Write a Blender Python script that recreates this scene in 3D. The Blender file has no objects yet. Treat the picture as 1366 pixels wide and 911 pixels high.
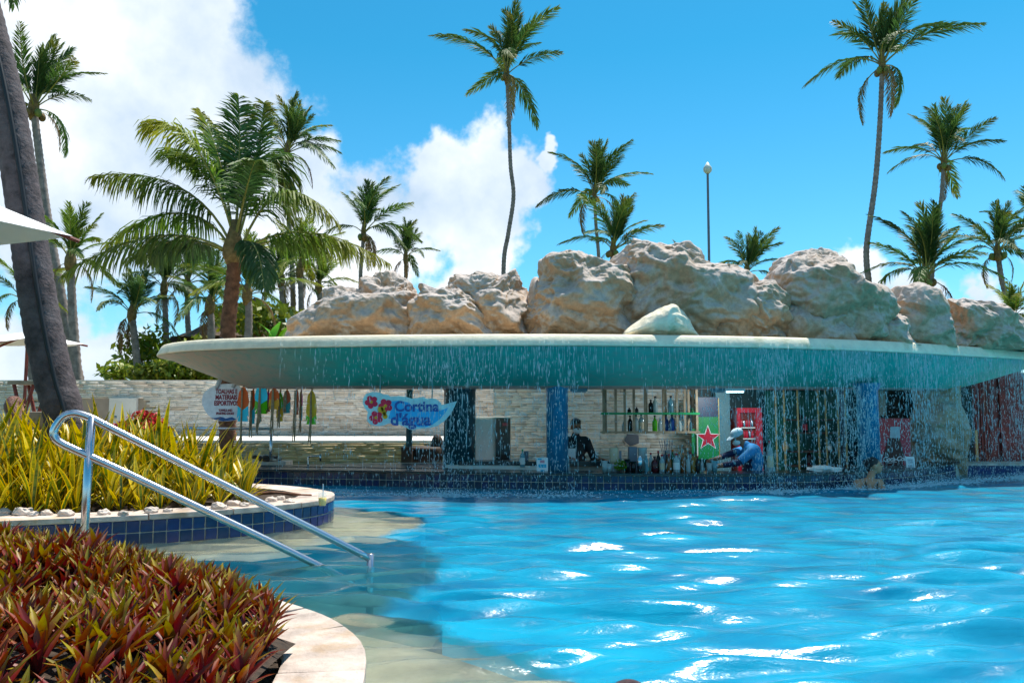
import bpy, bmesh, math, random
import numpy as np
from mathutils import Vector, Matrix, Euler, Quaternion
R = math.radians
SC = bpy.context.scene
COL = SC.collection
random.seed(7)
# ------------------------------------------------------------------ camera
CAMZ, FPX, PITCH = 1.09, 1062.0, R(4.92)
cd = bpy.data.cameras.new('camera'); cam = bpy.data.objects.new('camera', cd); COL.objects.link(cam)
cd.sensor_width = 36.0; cd.lens = 36.0 * FPX / 1366.0; cd.clip_start = 0.05; cd.clip_end = 6000
cam.location = (0, 0, CAMZ); cam.rotation_euler = (R(90) + PITCH, 0, 0)
SC.camera = cam
# ------------------------------------------------------------------ exposure
SC.view_settings.view_transform = 'Standard'; SC.view_settings.look = 'None'
SC.view_settings.gamma = 1.0; SC.view_settings.use_curve_mapping = False
SC.view_settings.exposure = 0.95
SC.cycles.use_denoising = True
SC.cycles.max_bounces = 10; SC.cycles.diffuse_bounces = 4; SC.cycles.glossy_bounces = 4
SC.cycles.transmission_bounces = 8; SC.cycles.transparent_max_bounces = 24
SC.cycles.caustics_reflective = False; SC.cycles.sample_clamp_indirect = 6.0

def ray(px, py):
    u = (px - 683.0) / FPX; v = (455.5 - py) / FPX
    c, s = math.cos(PITCH), math.sin(PITCH)
    return Vector((u, c - v * s, s + v * c))
def at_y(px, py, Y):
    d = ray(px, py); k = Y / d.y
    return Vector((d.x * k, Y, CAMZ + d.z * k))
def at_z(px, py, z):
    d = ray(px, py); k = (z - CAMZ) / d.z
    return Vector((d.x * k, d.y * k, z))
def ppm(Y): return FPX / Y          # pixels per metre at depth Y

# ------------------------------------------------------------------ sun and sky
SUN = Vector((0.22, 0.33, 0.92)).normalized()
el = math.asin(SUN.z); az = math.atan2(SUN.x, SUN.y)
ld = bpy.data.lights.new('sun', 'SUN'); ld.energy = 3.8; ld.angle = R(0.6); ld.color = (1.0, 0.95, 0.86)
lo = bpy.data.objects.new('sun', ld); COL.objects.link(lo)
lo.rotation_euler = SUN.to_track_quat('Z', 'Y').to_euler(); lo.location = (0, 0, 40)

W = bpy.data.worlds.new('World'); SC.world = W; W.use_nodes = True
nt = W.node_tree; nt.nodes.clear()
def N(nt, t, ins=None, **kw):
    n = nt.nodes.new(t)
    for k, v in kw.items(): setattr(n, k, v)
    for k, v in (ins or {}).items():
        if isinstance(v, bpy.types.NodeSocket): nt.links.new(v, n.inputs[k])
        else: n.inputs[k].default_value = v
    return n
def mth(nt, op, a, b=None, c=None, clamp=False):
    n = nt.nodes.new('ShaderNodeMath'); n.operation = op; n.use_clamp = clamp
    for i, v in enumerate((a, b, c)):
        if v is None: continue
        if isinstance(v, bpy.types.NodeSocket): nt.links.new(v, n.inputs[i])
        else: n.inputs[i].default_value = v
    return n.outputs[0]
def ramp(nt, fac, stops, interp='LINEAR'):
    n = nt.nodes.new('ShaderNodeValToRGB'); n.color_ramp.interpolation = interp
    e = n.color_ramp.elements
    while len(e) < len(stops): e.new(0.5)
    for i, (p, c) in enumerate(stops):
        e[i].position = p; e[i].color = (*c, 1) if len(c) == 3 else c
    if fac is not None: nt.links.new(fac, n.inputs[0])
    return n.outputs[0]
def mixc(nt, fac, a, b, mode='MIX'):
    n = nt.nodes.new('ShaderNodeMix'); n.data_type = 'RGBA'; n.blend_type = mode
    for i, v in ((0, fac), (6, a), (7, b)):
        if isinstance(v, bpy.types.NodeSocket): nt.links.new(v, n.inputs[i])
        else: n.inputs[i].default_value = v if i == 0 else (*v, 1)
    return n.outputs[2]

sky = N(nt, 'ShaderNodeTexSky', sky_type='NISHITA', sun_disc=False, sun_elevation=el, sun_rotation=az,
        altitude=0, air_density=1.1, dust_density=0.1, ozone_density=3.0)
tcs = N(nt, 'ShaderNodeTexCoord'); szs = N(nt, 'ShaderNodeSeparateXYZ', {0: tcs.outputs['Generated']})
tint = ramp(nt, szs.outputs[2], [(0.0, (0.38, 0.52, 0.64)), (0.16, (0.21, 0.50, 0.58)), (0.42, (0.09, 0.47, 0.525))])
hs = N(nt, 'ShaderNodeMix', {0: 1.0, 6: sky.outputs[0], 7: tint}, data_type='RGBA', blend_type='MULTIPLY')
bg_sky = N(nt, 'ShaderNodeBackground', {'Color': hs.outputs[2], 'Strength': 0.15})
tc = N(nt, 'ShaderNodeTexCoord')
dirv = tc.outputs['Generated']
nz = N(nt, 'ShaderNodeTexNoise', {'Vector': dirv, 'Scale': 7.0, 'Detail': 5.0, 'Roughness': 0.6})
wv = N(nt, 'ShaderNodeVectorMath', {0: nz.outputs['Color'], 1: (0.5, 0.5, 0.5)}, operation='SUBTRACT')
wv2 = N(nt, 'ShaderNodeVectorMath', {0: wv.outputs[0], 'Scale': 0.16}, operation='SCALE')
wd = N(nt, 'ShaderNodeVectorMath', {0: dirv, 1: wv2.outputs[0]}, operation='ADD')
# cumulus banks: directions on the sky with an angular size
CLOUDS = [(40, 60, 150), (190, 40, 130), (265, 130, 115), (80, 215, 170), (250, 250, 130), (-120, 120, 240), (355, 265, 90),
          (410, 345, 85), (500, 320, 90), (600, 262, 88), (668, 236, 58), (570, 225, 50), (650, 320, 62), (715, 190, 18),
          (1150, 362, 42), (1225, 405, 40), (1330, 408, 36), (150, 470, 70), (20, 500, 90), (1500, 330, 90), (640,400,70)]
acc = None
for (x, y, r) in CLOUDS:
    c = ray(x, y).normalized()
    d = N(nt, 'ShaderNodeVectorMath', {0: wd.outputs[0], 1: tuple(c)}, operation='DISTANCE')
    q = mth(nt, 'MULTIPLY', d.outputs['Value'], FPX / r)
    if acc is None: acc = q
    else: acc = mth(nt, 'SMOOTH_MIN', acc, q, 0.30)
n2 = N(nt, 'ShaderNodeTexNoise', {'Vector': dirv, 'Scale': 11.0, 'Detail': 8.0, 'Roughness': 0.62})
fld = mth(nt, 'ADD', mth(nt, 'SUBTRACT', 1.0, acc), mth(nt, 'MULTIPLY', mth(nt, 'SUBTRACT', n2.outputs[0], 0.5), 1.5))
mr = N(nt, 'ShaderNodeMapRange', {'Value': fld, 'From Min': -0.05, 'From Max': 0.34}, interpolation_type='SMOOTHSTEP')
# unseen cumulus above the frame, its cover raised for fill and water reflections
sep = N(nt, 'ShaderNodeSeparateXYZ', {0: dirv})
zz = mth(nt, 'ADD', mth(nt, 'MAXIMUM', sep.outputs[2], 0.0), 0.22)
pl = N(nt, 'ShaderNodeCombineXYZ', {0: mth(nt, 'DIVIDE', sep.outputs[0], zz), 1: mth(nt, 'DIVIDE', sep.outputs[1], zz), 2: 3.7})
n3 = N(nt, 'ShaderNodeTexNoise', {'Vector': pl.outputs[0], 'Scale': 1.9, 'Detail': 7.0, 'Roughness': 0.6})
g1 = N(nt, 'ShaderNodeMapRange', {'Value': n3.outputs[0], 'From Min': 0.47, 'From Max': 0.62}, interpolation_type='SMOOTHSTEP')
g2 = N(nt, 'ShaderNodeMapRange', {'Value': sep.outputs[2], 'From Min': 0.47, 'From Max': 0.60}, interpolation_type='SMOOTHSTEP')
hi = mth(nt, 'MULTIPLY', g1.outputs[0], g2.outputs[0])
alpha = mth(nt, 'MAXIMUM', mr.outputs[0], hi)
n4 = N(nt, 'ShaderNodeTexNoise', {'Vector': dirv, 'Scale': 6.5, 'Detail': 6.0, 'Roughness': 0.55})
ccol = ramp(nt, n4.outputs[0], [(0.30, (0.40, 0.50, 0.62)), (0.50, (0.62, 0.68, 0.75)), (0.72, (0.95, 0.95, 0.95))])
bg_cl = N(nt, 'ShaderNodeBackground', {'Color': ccol, 'Strength': 0.78})
ms = N(nt, 'ShaderNodeMixShader', {0: mth(nt, 'MULTIPLY', alpha, 0.94), 1: bg_sky.outputs[0], 2: bg_cl.outputs[0]})
N(nt, 'ShaderNodeOutputWorld', {0: ms.outputs[0]})

# ------------------------------------------------------------------ helpers
def link(name, me, mat=None, parent=None, loc=None, rot=None, smooth=False):
    o = bpy.data.objects.new(name, me); COL.objects.link(o)
    if mat is not None and me is not None and not me.materials: me.materials.append(mat)
    if parent is not None: o.parent = parent
    if loc is not None: o.location = loc
    if rot is not None: o.rotation_euler = rot
    return o
def tag(o, label=None, cat=None, group=None, kind=None):
    if label: o['label'] = label
    if cat: o['category'] = cat
    if group: o['group'] = group
    if kind: o['kind'] = kind
    return o
def empty(name, loc, label, cat, group=None, rz=0.0):
    o = bpy.data.objects.new(name, None); COL.objects.link(o); o.location = loc; o.rotation_euler = (0, 0, rz)
    o.empty_display_size = 0.1
    return tag(o, label, cat, group)
class MB:
    def __init__(s): s.v = []; s.f = []
    def add(s, vs, fs):
        b = len(s.v); s.v.extend([tuple(p) for p in vs]); s.f.extend([tuple(i + b for i in f) for f in fs]); return s
    def box(s, c, d, rz=0.0, rot=None):
        M = (rot if rot is not None else Matrix.Rotation(rz, 3, 'Z'))
        vs = []
        for z in (-1, 1):
            for y in (-1, 1):
                for x in (-1, 1):
                    vs.append(Vector(c) + M @ Vector((x * d[0] / 2, y * d[1] / 2, z * d[2] / 2)))
        return s.add(vs, [(0, 2, 3, 1), (4, 5, 7, 6), (0, 1, 5, 4), (2, 6, 7, 3), (0, 4, 6, 2), (1, 3, 7, 5)])
    def tube(s, pts, rad, n=8, caps=True, closed=False):
        pts = [Vector(p) for p in pts]; m = len(pts)
        if not isinstance(rad, (list, tuple)): rad = [rad] * m
        vs = []; pu = None
        for i, p in enumerate(pts):
            a = pts[(i - 1) % m] if (i > 0 or closed) else p; b = pts[(i + 1) % m] if (i < m - 1 or closed) else p
            t = (b - a).normalized()
            if pu is None: pu = t.cross(Vector((0, 0, 1)) if abs(t.z) < 0.9 else Vector((1, 0, 0))).normalized()
            u = (pu - t * pu.dot(t)).normalized(); pu = u; w = t.cross(u)
            for k in range(n):
                q = 2 * math.pi * k / n
                vs.append(p + (u * math.cos(q) + w * math.sin(q)) * rad[i])
        fs = []
        for i in range(m if closed else m - 1):
            for k in range(n):
                j = (i + 1) % m
                fs.append((i * n + k, i * n + (k + 1) % n, j * n + (k + 1) % n, j * n + k))
        if caps and not closed:
            fs.append(tuple(range(n))[::-1]); fs.append(tuple((m - 1) * n + k for k in range(n)))
        return s.add(vs, fs)
    def lathe(s, prof, c=(0, 0, 0), n=14):
        vs = []; fs = []; m = len(prof)
        for r, z in prof:
            for k in range(n):
                q = 2 * math.pi * k / n; vs.append((c[0] + r * math.cos(q), c[1] + r * math.sin(q), c[2] + z))
        for i in range(m - 1):
            for k in range(n): fs.append((i * n + k, i * n + (k + 1) % n, (i + 1) * n + (k + 1) % n, (i + 1) * n + k))
        fs.append(tuple(range(n))[::-1]); fs.append(tuple((m - 1) * n + k for k in range(n)))
        return s.add(vs, fs)
    def prism(s, poly, z0, z1):      # polygon in XY, extruded along z
        n = len(poly)
        vs = [(p[0], p[1], z0) for p in poly] + [(p[0], p[1], z1) for p in poly]
        fs = [tuple(range(n))[::-1], tuple(range(n, 2 * n))] + [(i, (i + 1) % n, n + (i + 1) % n, n + i) for i in range(n)]
        return s.add(vs, fs)
    def plate(s, poly, y0, y1):      # polygon in XZ, extruded along y
        n = len(poly)
        vs = [(p[0], y0, p[1]) for p in poly] + [(p[0], y1, p[1]) for p in poly]
        fs = [tuple(range(n)), tuple(range(n, 2 * n))[::-1]] + [(i, n + i, n + (i + 1) % n, (i + 1) % n) for i in range(n)]
        return s.add(vs, fs)
    def capsule(s, a, b, ra, rb, n=12):
        a = Vector(a); b = Vector(b); t = (b - a); L = t.length; t = t / L if L > 1e-6 else Vector((0, 0, 1))
        pts = []; rr = []
        for k in range(5):
            q = -math.pi / 2 + (math.pi / 2) * k / 4
            pts.append(a + t * ra * math.sin(q)); rr.append(max(ra * math.cos(q), 1e-4))
        for k in range(5):
            q = (math.pi / 2) * k / 4
            pts.append(b + t * rb * math.sin(q)); rr.append(max(rb * math.cos(q), 1e-4))
        return s.tube(pts, rr, n)
    def ellipsoid(s, c, r, rot=None, n=14, m=9):
        M = rot if rot is not None else Matrix.Identity(3)
        vs = []; fs = []
        for i in range(m + 1):
            ph = -math.pi / 2 + math.pi * i / m
            for k in range(n):
                q = 2 * math.pi * k / n
                v = Vector((r[0] * max(math.cos(ph), 1e-3) * math.cos(q), r[1] * max(math.cos(ph), 1e-3) * math.sin(q), r[2] * math.sin(ph)))
                vs.append(Vector(c) + M @ v)
        for i in range(m):
            for k in range(n): fs.append((i * n + k, i * n + (k + 1) % n, (i + 1) * n + (k + 1) % n, (i + 1) * n + k))
        fs.append(tuple(range(n))[::-1]); fs.append(tuple(m * n + k for k in range(n)))
        return s.add(vs, fs)
    def mesh(s, name='m', smooth=False):
        me = bpy.data.meshes.new(name); me.from_pydata(s.v, [], s.f); me.update()
        if smooth:
            for p in me.polygons: p.use_smooth = True
        return me
    def build(s, name, mat, parent=None, loc=None, smooth=False, rot=None):
        return link(name, s.mesh(name, smooth), mat, parent, loc, rot)
def sub(parent, name, mb, mat, smooth=False):
    """mesh given in world coordinates, parented to an Empty that stands at its own place"""
    off = parent.location
    if abs(parent.rotation_euler.z) > 1e-6:
        Mi = Matrix.Rotation(-parent.rotation_euler.z, 3, 'Z'); mb.v = [tuple(Mi @ (Vector(v) - off)) for v in mb.v]
    else:
        mb.v = [(v[0] - off[0], v[1] - off[1], v[2] - off[2]) for v in mb.v]
    return mb.build(name, mat, parent, smooth=smooth)
def bevel(me, w, seg=2):
    bm = bmesh.new(); bm.from_mesh(me)
    bmesh.ops.remove_doubles(bm, verts=bm.verts, dist=1e-5)
    bmesh.ops.bevel(bm, geom=list(bm.edges), offset=w, segments=seg, affect='EDGES', profile=0.7)
    bm.to_mesh(me); bm.free(); return me
def npmesh(name, V, F, attrs=None, smooth=False):
    me = bpy.data.meshes.new(name); V = np.asarray(V, dtype=np.float32); F = np.asarray(F, dtype=np.int32)
    k = F.shape[1]
    me.vertices.add(len(V)); me.vertices.foreach_set('co', V.ravel())
    me.loops.add(F.size); me.loops.foreach_set('vertex_index', F.ravel())
    me.polygons.add(len(F)); me.polygons.foreach_set('loop_start', np.arange(0, F.size, k, dtype=np.int32))
    me.polygons.foreach_set('loop_total', np.full(len(F), k, dtype=np.int32))
    if smooth: me.polygons.foreach_set('use_smooth', np.ones(len(F), dtype=bool))
    me.update(calc_edges=True)
    for an, arr in (attrs or {}).items():
        at = me.attributes.new(an, 'FLOAT', 'POINT'); at.data.foreach_set('value', np.asarray(arr, dtype=np.float32))
    me.validate(); return me
def _h(i, j, k, s):
    n = (i * 374761393 + j * 668265263 + k * 2147483647 + s * 1274126177).astype(np.int64)
    n = (n ^ (n >> 13)) * 1274126177; n = n & 0xffffffff; n = (n ^ (n >> 16)) & 0xffffff
    return n.astype(np.float64) / 0xffffff
def vnoise(P, seed=0):
    P = np.asarray(P, dtype=np.float64); I = np.floor(P).astype(np.int64); f = P - I; f = f * f * f * (f * (f * 6 - 15) + 10)
    i, j, k = I[:, 0], I[:, 1], I[:, 2]; u, v, w = f[:, 0], f[:, 1], f[:, 2]
    def L(a, b, t): return a + (b - a) * t
    return L(L(L(_h(i, j, k, seed), _h(i + 1, j, k, seed), u), L(_h(i, j + 1, k, seed), _h(i + 1, j + 1, k, seed), u), v),
             L(L(_h(i, j, k + 1, seed), _h(i + 1, j, k + 1, seed), u), L(_h(i, j + 1, k + 1, seed), _h(i + 1, j + 1, k + 1, seed), u), v), w) * 2 - 1
def fbm(P, oct=4, seed=0, gain=0.5, ridge=False):
    r = 0; a = 1.0; P = np.asarray(P, dtype=np.float64).copy()
    for o in range(oct):
        n = vnoise(P, seed + o * 17); n = (1 - 2 * np.abs(n)) if ridge else n
        r = r + a * n; a *= gain; P = P * 2.03 + 11.3
    return r
def spline(pts, n, closed=False):
    pts = [Vector(p) for p in pts]; m = len(pts); out = []
    segs = m if closed else m - 1
    for s in range(segs):
        p0 = pts[(s - 1) % m] if (closed or s > 0) else pts[0] * 2 - pts[1]
        p1 = pts[s]; p2 = pts[(s + 1) % m]
        p3 = pts[(s + 2) % m] if (closed or s < m - 2) else p2 * 2 - p1
        for k in range(n):
            t = k / n
            out.append(0.5 * ((2 * p1) + (p2 - p0) * t + (2 * p0 - 5 * p1 + 4 * p2 - p3) * t * t + (3 * p1 - p0 - 3 * p2 + p3) * t ** 3))
    if not closed: out.append(pts[-1])
    return out
def resample(pts, step):
    out = [pts[0]]; acc = 0.0
    for a, b in zip(pts, pts[1:]):
        L = (b - a).length
        if L < 1e-9: continue
        d = step - acc
        while d <= L:
            out.append(a + (b - a) * (d / L)); d += step
        acc = (acc + L) % step
    return out
def inside(poly, X, Y):
    px = np.array([p[0] for p in poly]); py = np.array([p[1] for p in poly]); r = np.zeros(X.shape, dtype=bool); j = len(px) - 1
    for i in range(len(px)):
        c = ((py[i] > Y) != (py[j] > Y)) & (X < (px[j] - px[i]) * (Y - py[i]) / (py[j] - py[i] + 1e-12) + px[i]); r ^= c; j = i
    return r
def offset_in(pts, d, closed=True):
    """move a 2-D outline towards its left side by d"""
    out = []; m = len(pts)
    for i, p in enumerate(pts):
        a = pts[(i - 1) % m] if (closed or i > 0) else p; b = pts[(i + 1) % m] if (closed or i < m - 1) else p
        t = (b - a); t.z = 0; t.normalize(); out.append(p + Vector((-t.y, t.x, 0)) * d)
    return out
def text_mesh(txt, size, extrude=0.003, offset=0.0, shear=0.0, spacing=1.0, align='CENTER'):
    cu = bpy.data.curves.new('lettering', 'FONT'); cu.body = txt; cu.size = size; cu.extrude = extrude; cu.offset = offset
    cu.shear = shear; cu.space_character = spacing; cu.align_x = align; cu.align_y = 'CENTER'; cu.resolution_u = 3
    o = bpy.data.objects.new('lettering', cu); COL.objects.link(o)
    dg = bpy.context.evaluated_depsgraph_get(); me = bpy.data.meshes.new_from_object(o.evaluated_get(dg))
    bpy.data.objects.remove(o); bpy.data.curves.remove(cu); return me

# ------------------------------------------------------------------ materials
MATS = {}
def basemat(name):
    m = bpy.data.materials.new(name); m.use_nodes = True; nt = m.node_tree
    b = nt.nodes['Principled BSDF']; MATS[name] = m; return m, nt, b
def mat(name, col, rough=0.55, metal=0.0, var=0.12, scale=6.0, bump=0.0, bscale=30.0, rnd=0.0, spec=0.5, stain=None, trans=0.0, ior=1.45, detail=6.0, coat=0.0, hue=0.0):
    m, nt, b = basemat(name)
    tc = N(nt, 'ShaderNodeTexCoord'); P = tc.outputs['Object']
    n = N(nt, 'ShaderNodeTexNoise', {'Vector': P, 'Scale': scale, 'Detail': detail, 'Roughness': 0.6})
    lo = tuple(max(0, c * (1 - var * 1.6)) for c in col); hi = tuple(min(1, c * (1 + var)) for c in col)
    c = ramp(nt, n.outputs[0], [(0.3, lo), (0.7, hi)])
    if stain:
        scol, sscale, lo_, hi_ = stain
        s = N(nt, 'ShaderNodeTexNoise', {'Vector': P, 'Scale': sscale, 'Detail': 5.0, 'Roughness': 0.65})
        mrn = N(nt, 'ShaderNodeMapRange', {'Value': s.outputs[0], 'From Min': lo_, 'From Max': hi_})
        c = mixc(nt, mrn.outputs[0], c, scol)
    if rnd:
        oi = N(nt, 'ShaderNodeObjectInfo')
        h = N(nt, 'ShaderNodeHueSaturation', {'Hue': mth(nt, 'MULTIPLY_ADD', oi.outputs['Random'], hue, 0.5 - hue / 2), 'Saturation': 1.0,
             'Value': mth(nt, 'MULTIPLY_ADD', oi.outputs['Random'], rnd * 2, 1 - rnd), 'Color': c}); c = h.outputs[0]
    nt.links.new(c, b.inputs['Base Color'])
    b.inputs['Roughness'].default_value = rough; b.inputs['Metallic'].default_value = metal
    b.inputs['Specular IOR Level'].default_value = spec; b.inputs['IOR'].default_value = ior
    b.inputs['Transmission Weight'].default_value = trans; b.inputs['Coat Weight'].default_value = coat
    if bump:
        n2 = N(nt, 'ShaderNodeTexNoise', {'Vector': P, 'Scale': bscale, 'Detail': 5.0, 'Roughness': 0.6})
        bp = N(nt, 'ShaderNodeBump', {'Height': n2.outputs[0], 'Strength': bump, 'Distance': 0.02}); nt.links.new(bp.outputs[0], b.inputs['Normal'])
    return m
def leafmat(name, stops, rnd=0.25, hue=0.05, rough=0.45, trl=0.35, attr='t', edge=None, band=False):
    m, nt, b = basemat(name)
    a = N(nt, 'ShaderNodeAttribute', attribute_name=attr); tc = N(nt, 'ShaderNodeTexCoord')
    oi = N(nt, 'ShaderNodeObjectInfo')
    n = N(nt, 'ShaderNodeTexNoise', {'Vector': tc.outputs['Object'], 'Scale': 9.0, 'Detail': 3.0})
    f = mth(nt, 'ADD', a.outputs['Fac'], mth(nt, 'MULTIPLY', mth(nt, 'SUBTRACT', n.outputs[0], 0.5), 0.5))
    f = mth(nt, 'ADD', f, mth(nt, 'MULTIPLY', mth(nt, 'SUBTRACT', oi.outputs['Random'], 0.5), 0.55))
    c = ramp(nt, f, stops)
    if band:
        w = N(nt, 'ShaderNodeTexNoise', {'Vector': N(nt, 'ShaderNodeCombineXYZ', {0: mth(nt, 'MULTIPLY', a.outputs['Fac'], 26.0), 1: oi.outputs['Random'], 2: 0.0}).outputs[0], 'Scale': 1.0, 'Detail': 2.0})
        c = mixc(nt, mth(nt, 'MULTIPLY', N(nt, 'ShaderNodeMapRange', {'Value': w.outputs[0], 'From Min': 0.45, 'From Max': 0.6}).outputs[0], 0.7), c, (0.02, 0.05, 0.008))
    if edge:
        e = N(nt, 'ShaderNodeAttribute', attribute_name='e')
        er = N(nt, 'ShaderNodeMapRange', {'Value': mth(nt, 'ADD', e.outputs['Fac'], mth(nt, 'MULTIPLY', oi.outputs['Random'], 0.35)), 'From Min': 0.64, 'From Max': 0.90})
        c = mixc(nt, er.outputs[0], c, edge)
    h = N(nt, 'ShaderNodeHueSaturation', {'Hue': mth(nt, 'MULTIPLY_ADD', oi.outputs['Random'], hue, 0.5 - hue / 2), 'Saturation': 1.05,
         'Value': mth(nt, 'MULTIPLY_ADD', mth(nt, 'FRACT', mth(nt, 'MULTIPLY', oi.outputs['Random'], 7.3)), rnd * 2, 1 - rnd), 'Color': c})
    nt.links.new(h.outputs[0], b.inputs['Base Color']); b.inputs['Roughness'].default_value = rough
    tr = N(nt, 'ShaderNodeBsdfTranslucent', {'Color': h.outputs[0]})
    mx = N(nt, 'ShaderNodeMixShader', {0: trl, 1: b.outputs[0], 2: tr.outputs[0]})
    nt.links.new(mx.outputs[0], nt.nodes['Material Output'].inputs[0]); return m
# ------------------------------------------------------------------ setting materials
def water_mat():
    m, nt, b = basemat('pool_water'); nt.nodes.remove(b); out = nt.nodes['Material Output']
    tc = N(nt, 'ShaderNodeTexCoord')
    mp = N(nt, 'ShaderNodeMapping', {'Vector': tc.outputs['Object'], 'Scale': (4.0, 11.0, 1.0)})
    n = N(nt, 'ShaderNodeTexNoise', {'Vector': mp.outputs[0], 'Scale': 1.6, 'Detail': 4.0, 'Roughness': 0.55, 'Distortion': 0.4})
    bp = N(nt, 'ShaderNodeBump', {'Height': n.outputs[0], 'Strength': 0.14, 'Distance': 0.05})
    fr = N(nt, 'ShaderNodeFresnel', {'IOR': 1.25, 'Normal': bp.outputs[0]})
    gl = N(nt, 'ShaderNodeBsdfGlossy', {'Color': (1, 1, 1, 1), 'Roughness': 0.17, 'Normal': bp.outputs[0]})
    dp = N(nt, 'ShaderNodeAttribute', attribute_name='deep')
    tcol = mixc(nt, dp.outputs['Fac'], (0.86, 0.93, 0.89), (0.74, 0.97, 1.0))
    tr = N(nt, 'ShaderNodeBsdfTransparent', {'Color': tcol})
    rf = N(nt, 'ShaderNodeBsdfRefraction', {'Color': tcol, 'Roughness': 0.0, 'IOR': 1.33, 'Normal': bp.outputs[0]})
    t0 = N(nt, 'ShaderNodeMixShader', {0: 0.38, 1: tr.outputs[0], 2: rf.outputs[0]})
    # the deeper the basin, the more the water itself scatters its blue
    n5 = N(nt, 'ShaderNodeTexNoise', {'Vector': mp.outputs[0], 'Scale': 0.35, 'Detail': 3.0})
    dc = ramp(nt, n5.outputs[0], [(0.35, (0.0, 0.19, 0.38)), (0.65, (0.0, 0.38, 0.60))])
    df = N(nt, 'ShaderNodeBsdfDiffuse', {'Color': dc, 'Normal': bp.outputs[0]})
    tm = N(nt, 'ShaderNodeMixShader', {0: mth(nt, 'MULTIPLY', dp.outputs['Fac'], 0.56), 1: t0.outputs[0], 2: df.outputs[0]})
    mx = N(nt, 'ShaderNodeMixShader', {0: fr.outputs[0], 1: tm.outputs[0], 2: gl.outputs[0]})
    nt.links.new(mx.outputs[0], out.inputs[0]); return m
M_water = water_mat()
M_floor = mat('pool_floor_paint', (0.002, 0.40, 0.56), 0.6, var=0.16, scale=1.3, stain=((0.02, 0.50, 0.66), 0.8, 0.5, 0.7))
M_step = mat('green_stone_step', (0.012, 0.10, 0.095), 0.6, var=0.35, scale=2.5, bump=0.3, bscale=8)
M_shelf = mat('wet_sandstone', (0.46, 0.36, 0.25), 0.35, var=0.3, scale=3.0, bump=0.35, bscale=14, stain=((0.30, 0.28, 0.18), 2.0, 0.52, 0.7))
M_coping = mat('coping_sandstone', (0.56, 0.45, 0.38), 0.6, var=0.28, scale=7, bump=0.45, bscale=40, rnd=0.16, stain=((0.42, 0.27, 0.14), 3.2, 0.54, 0.72))
M_tile = mat('cobalt_tile', (0.012, 0.032, 0.125), 0.16, var=0.25, scale=9, rnd=0.28, hue=0.03, coat=0.3)
M_bartile = mat('navy_bar_tile', (0.007, 0.026, 0.070), 0.16, var=0.25, scale=9, rnd=0.35, hue=0.06, coat=0.3)
M_grout = mat('grout', (0.55, 0.52, 0.42), 0.85, var=0.2, scale=20)
M_granite = mat('dark_granite', (0.012, 0.030, 0.036), 0.25, var=0.4, scale=60)
M_deck = mat('sandstone_deck', (0.50, 0.40, 0.30), 0.7, var=0.2, scale=1.5, bump=0.3, bscale=25)
M_ground = mat('sandy_lawn', (0.16, 0.17, 0.07), 0.9, var=0.35, scale=0.6, bump=0.4, bscale=12)
M_soil = mat('planter_soil', (0.055, 0.036, 0.024), 0.95, var=0.4, scale=30, bump=0.8, bscale=60)
M_white = mat('white_plaster', (0.74, 0.70, 0.64), 0.75, var=0.06, scale=3, bump=0.1)
M_beige = mat('beige_plaster', (0.42, 0.31, 0.24), 0.8, var=0.08, scale=3)
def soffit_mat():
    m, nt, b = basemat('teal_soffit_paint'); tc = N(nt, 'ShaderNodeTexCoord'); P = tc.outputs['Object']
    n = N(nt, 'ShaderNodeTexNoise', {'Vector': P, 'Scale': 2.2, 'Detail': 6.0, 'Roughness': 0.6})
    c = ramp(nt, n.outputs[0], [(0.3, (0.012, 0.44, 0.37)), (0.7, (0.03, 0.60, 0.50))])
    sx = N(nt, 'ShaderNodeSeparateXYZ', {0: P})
    # pool light put into the colour as teal, fading to cream at the left end
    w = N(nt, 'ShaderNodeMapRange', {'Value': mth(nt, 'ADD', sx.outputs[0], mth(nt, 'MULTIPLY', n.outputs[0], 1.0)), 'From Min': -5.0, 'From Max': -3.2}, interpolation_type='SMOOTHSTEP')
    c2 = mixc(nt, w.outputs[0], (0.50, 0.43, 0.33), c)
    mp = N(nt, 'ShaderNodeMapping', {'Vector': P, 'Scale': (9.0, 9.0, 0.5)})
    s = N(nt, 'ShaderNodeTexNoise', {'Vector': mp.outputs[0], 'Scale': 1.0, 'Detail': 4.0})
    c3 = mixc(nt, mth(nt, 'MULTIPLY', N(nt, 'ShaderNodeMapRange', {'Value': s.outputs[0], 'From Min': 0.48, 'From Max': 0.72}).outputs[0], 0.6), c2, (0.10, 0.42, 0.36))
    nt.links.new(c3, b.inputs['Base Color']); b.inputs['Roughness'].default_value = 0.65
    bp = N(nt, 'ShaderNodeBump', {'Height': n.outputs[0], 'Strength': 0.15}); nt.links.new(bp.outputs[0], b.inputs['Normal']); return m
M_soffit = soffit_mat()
M_rim = mat('canopy_rim_concrete', (0.82, 0.73, 0.55), 0.7, var=0.10, scale=5, bump=0.3, bscale=25, stain=((0.48, 0.46, 0.26), 2.6, 0.56, 0.76))
M_ceil = mat('bar_ceiling', (0.42, 0.36, 0.31), 0.8, var=0.15, scale=3)
M_blue = mat('blue_column_paint', (0.012, 0.20, 0.38), 0.4, var=0.2, scale=7, bump=0.15, bscale=50)
M_tealcol = mat('teal_column_paint', (0.010, 0.065, 0.085), 0.4, var=0.25, scale=7, bump=0.15, bscale=50)
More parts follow.
